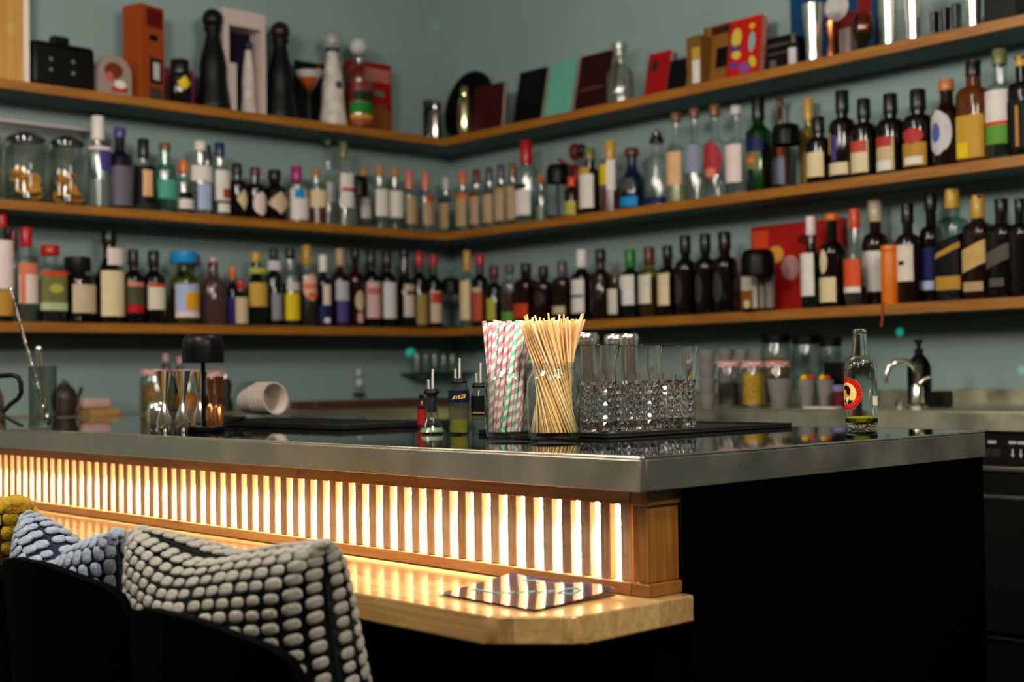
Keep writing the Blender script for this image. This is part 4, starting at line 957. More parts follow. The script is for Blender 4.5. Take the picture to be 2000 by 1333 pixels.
# black tray, cut-glass mixing glasses, steel shakers
ty = 1.622
tx0, tx1, ty1 = 1.712, 2.235, ty+.34
t = thing('bar_tray', 'flat black rubber tray under the cut-glass mixing glasses', 'tray', ((tx0+tx1)/2, (ty+ty1)/2, ZB))
wx, wy = (tx1-tx0)/2, (ty1-ty)/2
M_RUB = pm('black_rubber', '#070707', .7, spec=.2)
box('mat', (-wx, -wy, 0), (wx, wy, .005), M_RUB, t, .002)
for a_, b_ in (((-wx, -wy, .0048), (wx, -wy+.008, .009)), ((-wx, wy-.008, .0048), (wx, wy, .009)), ((-wx, -wy+.008, .0048), (-wx+.008, wy-.008, .009)), ((wx-.008, -wy+.008, .0048), (wx, wy-.008, .009))):
    box('rim', a_, b_, M_RUB, t, .001)
ZT = ZB+.0052
M_CUT = real_glass('cut_glass', '#ffffff', 1.5, .035)
ND, NR = 11, 3
def mixing_glass(x, y, label, spout, R=.0445, H=.158):
    b = at(x, y, ZT)
    t = thing('mixing_glass', label, 'mixing glass', b, group='cut-glass mixing glasses')
    n = ND*4; V, F = [], []
    zc0, zc1 = .014, .086; rows = NR*4
    zs = [0, .004]+[zc0+(zc1-zc0)*i/rows for i in range(rows+1)]+[.092, .11, .13, .148, H-.002, H]
    def tri(k): k %= 4; return min(k, 4-k)
    def spo(th, z):
        dth = (th-spout+pi) % (2*pi)-pi
        return 1+.2*math.exp(-(dth/.22)**2)*max(0, (z-.112)/(H-.112))**1.6
    for j, z in enumerate(zs):
        for i in range(n):
            th = 2*pi*i/n
            r = R*.995
            if j == 0: r = R*.95
            if 2 <= j <= 2+rows:
                jj = j-2; r = R-.0050+.0026*min(tri(i+jj), tri(i-jj))
            elif j < 2: r = R*.97 if j == 1 else R*.93
            r *= spo(th, z)
            V.append((r*math.cos(th), r*math.sin(th), z))
    no = len(zs)
    for j in range(no-1):
        for i in range(n):
            i2 = (i+1) % n
            a, b_, c, d = j*n+i, j*n+i2, (j+1)*n+i2, (j+1)*n+i
            if 2 <= j < 2+rows:
                if (i+j) % 2: F += [(a, b_, c), (a, c, d)]
                else: F += [(a, b_, d), (b_, c, d)]
            else: F.append((a, b_, c, d))
    o0 = len(V)
    zi = [H-.001, .13, .10, .06, .02, .013]
    for z in zi:
        for i in range(n):
            th = 2*pi*i/n; r = (R-.006 if z > .015 else R*.75)
            if z > .09: r = R-.0035
            r *= spo(th, z)
            V.append((r*math.cos(th), r*math.sin(th), z))
    for i in range(n):
        i2 = (i+1) % n
        F.append(((no-1)*n+i, (no-1)*n+i2, o0+i2, o0+i))
        for j in range(len(zi)-1):
            F.append((o0+j*n+i, o0+j*n+i2, o0+(j+1)*n+i2, o0+(j+1)*n+i))
    F.append(tuple(range(n-1, -1, -1))); F.append(tuple(o0+(len(zi)-1)*n+i for i in range(n)))
    mk('glass', V, F, M_CUT, t, (0, 0, 0), .35)
    return t
for x, y, lb, sp_ in ((1157, 846, 'cut-glass mixing glass right behind the skewer jar', -1.0), (1243, 841, 'middle cut-glass mixing glass of three', -.85), (1315, 835, 'rightmost cut-glass mixing glass of three', -.75)):
    mixing_glass(x, y, lb, sp_)
def cobbler(x, y, top, wpx, label):
    b = at(x, y, ZT); s = mpp(b); H = (y-top)*s; R = wpx/2*s
    t = thing('cocktail_shaker', label, 'shaker', b, group='steel shakers on the bar')
    lathe('body', [(0, 0), (R*.82, 0), (R*.86, .004), (R, H*.55), (R, H*.855), (0, H*.855)], M_CHROME, t, n=32)
    lathe('cap', [(R*1.02, H*.857), (R*1.02, H*.93), (R*1.0, H*.965), (R*.93, H*.99), (R*.8, H), (0, H)], M_CHROME, t, n=32)
    lathe('seam_ring', [(R*1.0, H*.90), (R*1.04, H*.902), (R*1.04, H*.908), (R*1.0, H*.91)], M_CHROME, t, n=32)
cobbler(1146, 828, 650, 52, 'steel shaker with rounded cap behind the left mixing glass')
cobbler(1205, 822, 653, 46, 'farther steel shaker peeking out behind the middle mixing glass')
cobbler(1231, 829, 652, 40, 'nearer steel shaker behind the middle mixing glass')

# soda bottle
b = at(1683, 838); s = mpp(b); H = 195*s; R = 31.5*s
t = thing('soda_bottle', 'small clear soda bottle with a round red portrait label', 'bottle', b)
P = [(0, .004), (R*.7, .002), (R*.82, 0), (R*.9, .004), (R*.97, .012), (R*.985, .02), (R, .03), (R, H*.60), (R*.97, H*.645), (R*.86, H*.69), (R*.66, H*.72), (R*.56, H*.735), (R*.5, H*.80), (R*.43, H*.92), (R*.41, H*.945), (R*.47, H*.95), (R*.48, H*.96), (R*.44, H*.967), (R*.43, H*.98), (R*.46, H*.985), (R*.44, H), (R*.34, H),
     (R*.34, H*.93), (R*.47, H*.735), (R*.78, H*.69), (R*.92, H*.6), (R*.92, .02), (R*.7, .012), (0, .014)]
lathe('glass', P, real_glass('soda_glass', '#f4faf6', 1.45), t, n=48, smooth=.6)
lathe('soda', [(0, .0145), (R*.68, .0125), (R*.915, .0205), (R*.915, .0245), (0, .0245)], pm('yellow_soda', '#d8cf3a', .1), t, n=32)
# round label on the cylinder, facing left of the camera
tocam = math.atan2(-b.y, -b.x)
lc = tocam - math.radians(54)
def on_cyl(u, v, k):  # u along the girth (m), v up (m)
    th = lc+u/R; q = R+.0004+.0002*k
    return (q*math.cos(th), q*math.sin(th), v)
zc = H*.355; RL = H*.165
lab_root = None
def cyl_disc(name, poly, k, col, hole=None):
    """flat outline wrapped round the bottle (fan of rings)"""
    n = len(poly); V, F = [], []; rings = 5
    cx = sum(p[0] for p in poly)/n; cy = sum(p[1] for p in poly)/n
    for j in range(rings+1):
        f = j/rings
        for (u, v) in poly:
            uu, vv = cx+(u-cx)*f, cy+(v-cy)*f
            if hole: uu, vv = u*(hole+(1-hole)*f), v*(hole+(1-hole)*f)
            V.append(on_cyl(uu, zc+vv, k))
    for j in range(rings):
        for i in range(n):
            i2 = (i+1) % n; F.append((j*n+i, j*n+i2, (j+1)*n+i2, (j+1)*n+i))
    return mk(name, V, F, paint(col, .45), lab_root or t, (0, 0, 0), 1.0)
def circ(r, n=40): return [(r*math.cos(2*pi*i/n), r*math.sin(2*pi*i/n)) for i in range(n)]
lab_root = cyl_disc('round_label', circ(RL), 0, '#c8454a'); cyl_disc('label_ring', circ(RL*.965), 1, '#8e0f10'); cyl_disc('label_ring', circ(RL*.90), 2, '#c8200f')
cyl_disc('portrait_field', circ(RL*.66), 3, '#f0c27a')
sc = RL*.66
sgn = 1
def pl2(pts): return [(sgn*a*sc, b_*sc) for a, b_ in pts]
cyl_disc('portrait_coat', pl2([(-.62, -.78), (-.3, -.42), (0, -.62), (.25, -.4), (.72, -.62), (.5, -.86), (.2, -.97), (-.2, -.97)]), 4, '#141214')
cyl_disc('portrait_collar', pl2([(-.24, -.42), (.05, -.9), (.3, -.38), (.12, -.3), (-.1, -.3)]), 5, '#f3d9a6')
cyl_disc('portrait_face', pl2([(-.42, .42), (-.5, .12), (-.56, -.02), (-.46, -.06), (-.44, -.3), (-.3, -.44), (-.02, -.4), (.12, -.12), (.22, .1), (.1, .4), (-.1, .5)]), 6, '#e89a34')
cyl_disc('portrait_hair', pl2([(-.44, .42), (-.3, .4), (-.1, .34), (0, .16), (.06, -.1), (.2, -.02), (.3, -.28), (.4, .0), (.46, .36), (.3, .66), (0, .8), (-.3, .72), (-.5, .56)]), 7, '#100e10')
def star(r): return [((r if i % 2 == 0 else r*.45)*math.sin(2*pi*i/10), (r if i % 2 == 0 else r*.45)*math.cos(2*pi*i/10)) for i in range(10)]
for sg in (-1, 1):
    cyl_disc('label_star', [(sg*RL*.79+a, b_-.02*RL) for a, b_ in star(RL*.10)], 4, '#4a0a0c')
def ring_text(txt, r, a0, a1, size, inward=False):
    for i, ch in enumerate(txt):
        if ch == ' ': continue
        f = a0+(a1-a0)*i/(len(txt)-1)
        cu = bpy.data.curves.new('letter', 'FONT'); cu.body = ch; cu.size = size; cu.align_x = 'CENTER'; cu.align_y = 'CENTER'; cu.resolution_u = 2
        tmp = bpy.data.objects.new('letter', cu); COL.objects.link(tmp)
        dg = bpy.context.evaluated_depsgraph_get(); me = bpy.data.meshes.new_from_object(tmp.evaluated_get(dg))
        bpy.data.objects.remove(tmp)
        ro = f-pi/2 if not inward else f+pi/2
        V = []
        for v in me.vertices:
            x_, y_ = v.co.x, v.co.y
            uu = r*math.cos(f)+x_*math.cos(ro)-y_*math.sin(ro); vv = r*math.sin(f)+x_*math.sin(ro)+y_*math.cos(ro)
            V.append(on_cyl(uu, zc+vv, 6))
        mk('letter', V, [tuple(p.vertices) for p in me.polygons], paint('#5a0a0c', .5), lab_root)
        bpy.data.meshes.remove(me)
ring_text('THOMAS HENRY', RL*.79, math.radians(168), math.radians(12), RL*.22)
th0 = tocam+math.radians(60)
V = []; F = []
for j in range(2):
    for i in range(7):
        th = th0-math.radians(16)+math.radians(32)*i/6
        V.append(((R+.0004)*math.cos(th), (R+.0004)*math.sin(th), H*(.235+.09*j)))
F = [(i, i+1, 8+i, 7+i) for i in range(6)]
mk('small_label', V, F, paint('#cfc4a8'), t, (0, 0, 0), 1.0)

# pourer bottles by the straw jar
M_SPOUT = steel('steel_spout', '#f0eae2', 0.4, 'Z')
def pourer(t, z, r):
    rc_ = lathe('rubber_collar', [(0, z), (r*1.35, z), (r*1.45, z+.003), (r*1.2, z+.008), (r*.9, z+.010), (0, z+.010)], M_BLK, t, n=20)
    tube('spout', [(0.003, 0, z+.009), (.0032, 0, z+.03), (.004, 0, z+.048)], .0029, M_SPOUT, rc_, 8, r2=.0023)
    tube('air_pipe', [(-.005, .003, z+.009), (-.005, .003, z+.028)], .0024, M_SPOUT, rc_, 8)
M_PG = thin_glass('pour_glass', '#eef4ee', '#93a89b', .02)
b = at(844, 848); s = mpp(b)
t = thing('pourer_bottle', 'cone-shaped clear pourer bottle left of the straw jar', 'bottle', b, group='pourer bottles on the bar')
lathe('glass', [(0, .003), (26*s, 0), (27*s, .004), (14*s, 30*s), (12.5*s, 40*s), (12*s, 70*s), (13*s, 74*s), (13*s, 78*s), (10*s, 78*s)], M_PG, t, n=32)
lathe('oil', [(0, .005), (24*s, .004), (20*s, 12*s), (0, 12*s)], pm('pale_oil', '#76806a', .1), t, n=24)
lathe('cork_plug', [(0, 42*s), (9.5*s, 42*s), (10*s, 78*s), (0, 78*s)], pm('violet_rubber', '#191724', .5), t, n=20)
pourer(t, 78*s, 11*s)
b = at(897, 849); s = mpp(b)
t = thing('pourer_bottle', 'clear pourer bottle with a navy neck label and yellow lettering', 'bottle', b, group='pourer bottles on the bar')
lathe('glass', [(0, .003), (19*s, 0), (20*s, .004), (20*s, 56*s), (19*s, 88*s), (17*s, 96*s), (17*s, 100*s), (12*s, 100*s)], M_PG, t, n=32)
lathe('liqueur', [(0, .005), (17*s, .004), (18*s, 30*s), (0, 30*s)], pm('olive_liqueur', '#6f6a28', .1), t, n=24)
Rn = 20.5*s
V = [((Rn+.0003)*math.cos(2*pi*i/24), (Rn+.0003)*math.sin(2*pi*i/24), z) for z in (62*s, 86*s) for i in range(24)]
mk('neck_label', V, [(i, (i+1) % 24, 24+(i+1) % 24, 24+i) for i in range(24)], paint('#0d0f2a'), t, (0, 0, 0), 1.0)
cu = bpy.data.curves.new('lettering', 'FONT'); cu.body = 'AVEZE'; cu.size = 9.5*s; cu.align_x = 'CENTER'; cu.shear = .3; cu.resolution_u = 2
tmp = bpy.data.objects.new('lettering', cu); COL.objects.link(tmp)
me = bpy.data.meshes.new_from_object(tmp.evaluated_get(bpy.context.evaluated_depsgraph_get())); bpy.data.objects.remove(tmp)
tcm = math.atan2(-b.y, -b.x)
V = []
for v in me.vertices:
    th = tcm+v.co.x/Rn*1.0; q = Rn+.0007
    V.append((q*math.cos(th), q*math.sin(th), 70*s+v.co.y+v.co.x*.12))
mk('lettering', V, [tuple(p.vertices) for p in me.polygons], paint('#e6c21f'), t)
pourer(t, 100*s, 12*s)
b = at(938, 848); s = mpp(b)
t = thing('pourer_bottle', 'clear pourer bottle with a black label half hidden by the straw jar', 'bottle', b, group='pourer bottles on the bar')
lathe('glass', [(0, .003), (16*s, 0), (17*s, .004), (17*s, 76*s), (12*s, 84*s), (12*s, 90*s), (9*s, 90*s)], M_PG, t, n=28)
V = [((17.3*s)*math.cos(2*pi*i/24), (17.3*s)*math.sin(2*pi*i/24), z) for z in (36*s, 74*s) for i in range(24)]
mk('black_label', V, [(i, (i+1) % 24, 24+(i+1) % 24, 24+i) for i in range(24)], paint('black'), t, (0, 0, 0), 1.0)
V = [((17.5*s)*math.cos(2*pi*i/24), (17.5*s)*math.sin(2*pi*i/24), z) for z in (40*s, 43*s) for i in range(24)]
mk('label_line', V, [(i, (i+1) % 24, 24+(i+1) % 24, 24+i) for i in range(24)], paint('#a9794e'), t, (0, 0, 0), 1.0)
pourer(t, 90*s, 11*s)
b = at(824, 836); s = mpp(b)
t = thing('small_bottle', 'little red-labelled bottle behind the cone-shaped pourer bottle', 'bottle', b)
lathe('glass', [(0, 0), (9*s, 0), (9*s, 40*s), (5*s, 50*s), (4*s, 58*s), (0, 58*s)], glass_mat('dred'), t, n=20); lathe('cap', [(0, 58*s), (5*s, 58*s), (5*s, 64*s), (0, 64*s)], M_BLK, t, n=16)
V = [((9.3*s)*math.cos(2*pi*i/20), (9.3*s)*math.sin(2*pi*i/20), z) for z in (6*s, 36*s) for i in range(20)]
mk('paper_label', V, [(i, (i+1) % 20, 20+(i+1) % 20, 20+i) for i in range(20)], paint('#7a0c10'), t, (0, 0, 0), 1.0)

# table lamp on the bar
b = at(398, 843); s = mpp(b)
table_lamp('black dome table lamp standing on the steel bar top', b, 190*s, 81*s, 56*s)
# jiggers
def jigger(x, y, H, w, mat, label):
    b = at(x, y); s = mpp(b); h = H*s; r = w/2*s
    t = thing('jigger', label, 'jigger', b, group='jiggers on the bar')
    lathe('lower_cup', [(0, 0), (r*.62, 0), (r*.66, .002), (r*.98, h*.18), (r*.25, h*.49), (0, h*.49)], mat, t, n=24)
    lathe('upper_cup', [(0, h*.493), (r*.22, h*.493), (r, h), (r*.93, h), (r*.16, h*.52), (0, h*.52)], mat, t, n=24)
    lathe('waist_ring', [(r*.25, h*.475), (r*.3, h*.482), (r*.3, h*.5), (r*.24, h*.507)], mat, t, n=20)
jigger(321, 847, 122, 33, M_CHROME, 'leftmost of three hourglass steel jiggers')
jigger(357, 846, 121, 33, M_CHROME, 'middle one of three hourglass steel jiggers')
jigger(391, 840, 113, 30, M_CHROME, 'hourglass steel jigger just behind the lamp stem')
b = at(428, 840); s = mpp(b)
t = thing('jigger', 'copper jigger right of the bar lamp', 'jigger', b, group='jiggers on the bar')
lathe('lower_cup', [(0, 0), (9*s, 0), (10*s, 44*s), (6*s, 50*s), (0, 50*s)], M_COPPER, t, n=24); lathe('upper_cup', [(0, 50.5*s), (5*s, 50.5*s), (10*s, 104*s), (9*s, 104*s), (4*s, 56*s), (0, 56*s)], M_COPPER, t, n=24)
b = at(412, 836); s = mpp(b)
t = thing('jigger', 'second copper jigger half behind the front copper one', 'jigger', b, group='jiggers on the bar')
lathe('lower_cup', [(0, 0), (7*s, 0), (8*s, 40*s), (5*s, 46*s), (0, 46*s)], M_COPPER, t, n=24); lathe('upper_cup', [(0, 46.5*s), (4*s, 46.5*s), (8*s, 96*s), (7*s, 96*s), (3*s, 52*s), (0, 52*s)], M_COPPER, t, n=24)
b = at(308, 840); s = mpp(b)
t = thing('steel_tin', 'low steel tin with rounded top behind the left jigger', 'tin', b)
lathe('tin', [(0, 0), (20*s, 0), (21*s, .003), (21*s, 36*s), (18*s, 50*s), (11*s, 57*s), (0, 59*s)], M_CHROME, t, n=28)
# stirring glass with twisted bar spoon and muddler
b = at(84, 838); s = mpp(b)
t = thing('stirring_glass', 'tall clear stirring glass holding a bar spoon', 'glass', b)
R = 27*s; H = 122*s
lathe('glass', glass_prof(R, H, .0025, .008), thin_glass('grey_clear', '#e8ecea', '#9aa4a2', .02), t, n=40)
p0 = Vector((b.x, b.y, b.z+.010))+RV*(.012); p1 = at(84, 838)+Vector((0, 0, 0))
top = Vector((b.x, b.y, b.z))-RV*(66*s)+Vector((0, 0, 292*s))
ax = (top-p0); side = ax.orthogonal().normalized(); sd2 = ax.normalized().cross(side)
t = thing('bar_spoon', 'long twisted bar spoon leaning in the stirring glass', 'spoon', p0)
N = 90
def tw(f, ph): return ax*f+side*(.0022*math.cos(ph))+sd2*(.0022*math.sin(ph))
for k_ in (0, pi):
    tube('twisted_wire', [tw(.12+.83*i/N, i*.75+k_) for i in range(N+1)], .0017, M_CHROME, t, 6)
ell('spoon_bowl', (0, 0, .014), (.010, .006, .014), M_CHROME, t, 10)
tube('shaft', [ax*.03, ax*.13], .0026, M_CHROME, t, 8)
q = Vector((b.x, b.y, b.z+.0085))+FWD*.004
t = thing('muddler', 'bright steel muddler standing in the stirring glass', 'muddler', q)
tp = -RV*(8*s)+Vector((0, 0, 148*s)); bt_ = RV*(6*s)+Vector((0, 0, .002))
tube('rod', [bt_, bt_.lerp(tp, .5), tp], .0055, M_CHROME, t, 12, r2=.0075)
ell('knob', tuple(tp), (.009, .009, .011), M_CHROME, t, 10)
# steel kettle with black handle at the left edge
b = at(-42, 842); s = mpp(b)
t = thing('kettle', 'steel kettle with a black loop handle at the left picture edge', 'kettle', b)
lathe('body', [(0, 0), (50*s, 0), (52*s, .004), (46*s, 70*s), (30*s, 104*s), (24*s, 108*s), (0, 108*s)], M_CHROME, t, n=36)
lathe('lid', [(0, 108.5*s), (22*s, 108.5*s), (14*s, 114*s), (5*s, 116*s), (5*s, 124*s), (0, 125*s)], M_CHROME, t, n=24)
hp = [(30, 100), (44, 107), (66, 108), (78, 104), (83, 92), (84, 74), (78, 62), (62, 50), (48, 36)]
tube('handle', [RV*(a*s)+Vector((0, 0, z*s)) for a, z in hp], .0058, M_BLK, t, 10)
tube('spout_arm', [RV*(48*s)+Vector((0, 0, 30*s)), RV*(66*s)+Vector((0, 0, 18*s)), RV*(86*s)+Vector((0, 0, 8*s))], .004, M_BLK, t, 8)
# black bar mat with a nest of cups lying on it
mx0, mx1, my0, my1 = 1.70, 1.92, 2.38, 2.98
t = thing('bar_mat', 'thick black rubber bar mat on the steel top', 'mat', ((mx0+mx1)/2, (my0+my1)/2, ZB))
box('mat', (-(mx1-mx0)/2, -(my1-my0)/2, 0), ((mx1-mx0)/2, (my1-my0)/2, .013), M_RUB, t, .003)
for i in range(14):
    yy = -(my1-my0)/2+.03+i*.0415
    box('rib', (-(mx1-mx0)/2+.012, yy, .0128), ((mx1-mx0)/2-.012, yy+.02, .0145), M_RUB, t)
M_CUP = pm('stoneware_cup', '#b3a69c', .55, vary=.1, vscale=40, bump=.1)
bb = at(505, 816, ZB+.0145); s = mpp(bb)
axd = (RV*.72-Vector((FWD.x, FWD.y, 0))*.62); axd.normalize()
cupP = [(0, 0), (20*s, 0), (22*s, 4*s), (31*s, 46*s), (32*s, 50*s), (29*s, 50*s), (27*s, 46*s), (19*s, 6*s), (0, 6*s)]
cup_me = None
for i in range(5):
    ctr = Vector((bb.x, bb.y, ZB+.0145+30.5*s))+axd*((i-2)*11*s-20*s)
    nm = ('rearmost', 'second', 'third', 'fourth', 'front, open')[i]
    if cup_me is None:
        o = lathe('cup', cupP, M_CUP, None, ctr, n=28); cup_me = o.data
    else:
        o = bpy.data.objects.new('cup', cup_me); COL.objects.link(o); o.location = ctr
    o.rotation_euler = (axd+Vector((0, 0, .14))).to_track_quat('Z', 'Y').to_euler()
    tag(o, nm+' stoneware cup of the five nested cups lying on the bar mat', 'cup', 'nested stoneware cups')
b = at(462, 822, ZB+.0145); s = mpp(b)
t = thing('steel_lid', 'small shiny steel lid beside the nested cups', 'dish', (b.x, b.y, ZB+.0146))  # a silver lid, modelled open side up like a dish
lathe('dish', [(0, 0), (12*s, 0), (20*s, 8*s), (19*s, 8*s), (11*s, 2*s), (0, 2*s)], M_CHROME, t, n=24)
# ------------------------------------------------------------------ on the back counters
def cat_(x, y): return onZ(x, y, ZB)
def on_back(x, X):  # point on the right worktop, X metres from the wall corner axis, in the photo's column x
    w = FPX*RGT-(x-1000.0)*FWD; zz = ZB-CAMZ
    return Vector((X, -(w.x*X+w.z*zz)/w.y, ZB))
def on_left(x, Y):
    w = FPX*RGT-(x-1000.0)*FWD; zz = ZB-CAMZ
    return Vector((-(w.y*Y+w.z*zz)/w.x, Y, ZB))
def ypx(p):
    d = p-Vector((0, 0, CAMZ)); return 666.5-FPX*d.dot(UPV)/d.dot(FWD)
M_GCUP = pm('grey_ceramic', '#837e7a', .55, vary=.06)
def cup_stack(x, X, w, top, n, label):
    b = on_back(x, X); s = mpp(b); H = (ypx(b)-top)*s/n; R = w/2*s
    for i in range(n):
        o = lathe('cup', [(0, 0), (R*.72, 0), (R*.76, .003), (R, H*.96), (R*.96, H*.96), (R*.7, .006), (0, .006)], M_GCUP, None, (b.x, b.y, b.z+i*H), n=24)
        tag(o, label % (('bottom', 'second', 'third', 'fourth', 'fifth', 'top')[i] if i < n-1 else 'top'), 'cup', 'stacked grey cups')
cup_stack(1383, 3.34, 36, 683, 4, '%s grey cup of the stack right beside the mixing glasses')
cup_stack(1420, 3.55, 32, 682, 4, '%s grey cup of the second stack from the mixing glasses')
cup_stack(1450, 3.55, 30, 682, 4, '%s grey cup of the third stack from the mixing glasses')
cup_stack(1479, 3.55, 28, 684, 4, '%s grey cup of the fourth stack from the mixing glasses')
def cloth_mat():
    if 'gingham' in _M: return _M['gingham']
    mt = bpy.data.materials.new('gingham'); mt.use_nodes = True; nt = mt.node_tree; b = nt.nodes['Principled BSDF']; L = nt.links.new
    tc = nt.nodes.new('ShaderNodeTexCoord'); ck = nt.nodes.new('ShaderNodeTexChecker'); ck.inputs['Scale'].default_value = 130
    ck.inputs['Color1'].default_value = lin('#c23a46'); ck.inputs['Color2'].default_value = lin('#ead9d6'); L(tc.outputs['Object'], ck.inputs['Vector'])
    L(ck.outputs['Color'], b.inputs['Base Color']); b.inputs['Roughness'].default_value = .8
    _M['gingham'] = mt; return mt
def larder_jar(b, w, top, label, fill, flev, lid=None, group='larder jars'):
    s = mpp(b); H = (ypx(b)-top)*s; R = w/2*s
    t = thing('larder_jar', label, 'jar', b, group=group)
    lathe('glass', [(0, .003), (R*.92, 0), (R, .006), (R, H*.76), (R*.86, H*.86), (R*.86, H*.9), (R*.82, H*.9), (R*.82, H*.86), (R*.95, H*.75), (R*.95, .01), (0, .007)], M_CLEAR, t, n=28)
    if fill: lathe('filling', [(0, .0075), (R*.93, .0105), (R*.93, H*flev), (R*.5, H*(flev+.04)), (0, H*(flev+.03))], fill, t, n=20)
    lathe('lid', [(R*.87, H*.87), (R*.98, H*.87), (R*.98, H*.985), (R*.9, H), (0, H)], lid or cloth_mat(), t, n=28)
    return t
F_DK = pm('filling_dark', '#241c1a', .7, bump=.4, bscale=200, vary=.4, vscale=120); F_YE = pm('filling_yellow', '#c99a22', .6, bump=.4, bscale=150, vary=.35, vscale=90)
F_BR = pm('filling_brown', '#8a6636', .7, bump=.5, bscale=150, vary=.6, vscale=80); F_AM = pm('filling_amber', '#96651e', .6, vary=.4, vscale=90); F_OR = pm('filling_orange', '#b9691c', .6, vary=.5, vscale=80)
larder_jar(on_back(1425, 3.36), 46, 706, 'jar with gingham lid and dark filling next to the cup stack', F_DK, .5)
larder_jar(on_back(1472, 3.36), 46, 706, 'jar with gingham lid full of bright yellow slices', F_YE, .72)
larder_jar(on_back(1520, 3.56), 50, 706, 'jar with gingham lid behind the first grey pot', F_DK, .6)
larder_jar(on_back(1518, 3.74), 58, 653, 'tall jar of amber filling against the right wall', F_AM, .62, M_BLK)
larder_jar(on_back(1577, 3.74), 56, 655, 'tall empty clear jar against the right wall', None, 0, M_BLK)
larder_jar(on_back(1624, 3.74), 46, 660, 'tall clear jar with white filling against the right wall', pm('filling_white', '#b9bdc4', .7), .45, M_BLK)
def pot(x, X, w, top, label, fruit=()):
    b = on_back(x, X); s = mpp(b); H = (ypx(b)-top)*s; R = w/2*s
    t = thing('grey_pot', label, 'pot', b, group='grey pots on the back worktop')
    lathe('pot', [(0, 0), (R*.66, 0), (R*.7, .003), (R, H), (R*.93, H), (R*.65, .008), (0, .008)], M_GCUP, t, n=28)
    for i, (dx, dy, col) in enumerate(fruit):
        nm = {'y': 'yellow', 'r': 'red'}[col]
        o = ell('fruit', (b.x+dx*R, b.y+dy*R, b.z+H+.004), (R*.42, R*.42, R*.4), pm('fruit_'+nm, '#d9b21c' if col == 'y' else '#b3321a', .35), None, 10)
        tag(o, ('%s fruit number' % nm)[:-7]+' lying on the '+label, 'fruit', 'fruit on the grey pots')
pot(1525, 3.38, 52, 740, 'widest grey pot beside the yellow jar')
pot(1577, 3.42, 38, 742, 'middle grey pot of three on the back worktop', ((-.35, .1, 'y'), (.42, -.2, 'r')))
pot(1613, 3.42, 34, 742, 'rightmost grey pot of three on the back worktop', ((-.3, .2, 'y'), (.4, 0, 'r')))
b = on_back(1648, 3.5); s = mpp(b)
o = box('black_caddy', (-.05, -.035, 0), (.05, .035, 88*s), M_BLK, None, .004, 2, b); tag(o, 'black upright caddy behind the soda bottle', 'caddy')
b = on_back(1640, 3.36); s = mpp(b)
t = thing('red_tin', 'small dark red tin with violet lid left of the soda bottle', 'tin', b)
lathe('tin', [(0, 0), (13*s, 0), (13*s, 34*s), (0, 34*s)], pm('tin_red', '#5a1016', .4), t, n=20); lathe('lid', [(0, 34.2*s), (13.5*s, 34.2*s), (13.5*s, 46*s), (0, 46*s)], pm('tin_violet', '#7d7aa8', .3), t, n=20)
b = on_back(1607, 3.29)
o = box('folded_cloth', (-.02, -.055, 0), (.02, .055, .007), paint('#d3c3c8', .8), None, .003, 2, b); tag(o, 'folded pale cloth at the worktop edge', 'cloth')
# faucet, soap bottle, small boxes
b = on_back(1792, 3.45); s = mpp(b)
t = thing('faucet', 'chrome faucet with a curved spout on the right worktop', 'faucet', b)
lathe('base', [(0, 0), (20*s, 0), (20*s, 4*s), (13*s, 10*s), (12*s, 40*s), (9*s, 46*s), (0, 46*s)], M_CHROME, t, n=24)
def fp(a, z): return RV*(a*s)+Vector((0, 0, z*s))
tube('spout', [fp(0, 44), fp(0, 66), fp(-6, 82), fp(-20, 92), fp(-38, 92), fp(-54, 82), fp(-60, 62), fp(-60, 50)], 5.5*s, M_CHROME, t, 12)
tube('lever', [fp(0, 44)+Vector((0, 0, 0)), fp(14, 56), fp(26, 60)], 4*s, M_CHROME, t, 8)
lathe('hot_valve', [(0, 0), (9*s, 0), (9*s, 14*s), (5*s, 18*s), (0, 18*s)], M_CHROME, t, tuple(fp(-34, 0)), n=16)
b = on_back(1797, 3.62); s = mpp(b); H = (ypx(b)-664)*s
t = thing('soap_bottle', 'black pump bottle behind the faucet', 'bottle', b)
lathe('body', [(0, 0), (22*s, 0), (23*s, .004), (23*s, H*.58), (17*s, H*.7), (8*s, H*.78), (8*s, H*.82), (0, H*.82)], M_BLK, t, n=28)
lathe('pump', [(9*s, H*.822), (9*s, H*.86), (4*s, H*.87), (4*s, H*.94), (8*s, H*.95), (8*s, H), (0, H)], M_BLK, t, n=16)
b = on_back(1834, 3.6); s = mpp(b)
o = box('black_dispenser', (-.03, -.03, 0), (.03, .03, 30*s), M_BLK, None, .004, 2, b); tag(o, 'low black box right of the faucet', 'box')
# left worktop
o = box('chopping_board', (0, 0, 0), (.62, .16, .028), wood('walnut_board', '#3a2010', '#5c3618', 'X', .5, 0, (.5, .05), 14, .3), None, .003, 2, (2.74, 4.0, ZB+.0003)); tag(o, 'dark wooden chopping board on the left worktop', 'board')
o = box('wooden_tray', (0, 0, 0), (.1, .16, .02), wood('tan_tray', '#a5763a', '#c99a58', 'X', .5, 0, (.5, .05), 14, .3), None, .002, 2, tuple(on_left(178, 4.2))); tag(o, 'small pale wooden tray on the left worktop', 'tray')
b = on_left(184, 4.27); b.z += .0205
t = thing('scrub_sponge', 'pale pink sponge on the small wooden tray', 'sponge', b)
o = box('sponge', (-.05, -.03, 0), (.05, .03, .035), pm('sponge_pink', '#b99a94', .9, bump=.6, bscale=300), t, .012, 4)
b = on_left(126, 4.3); s = mpp(b); H = (ypx(b)-742)*s
t = thing('teapot', 'round dark teapot on the left worktop behind the stirring glass', 'teapot', b)
R = 25*s
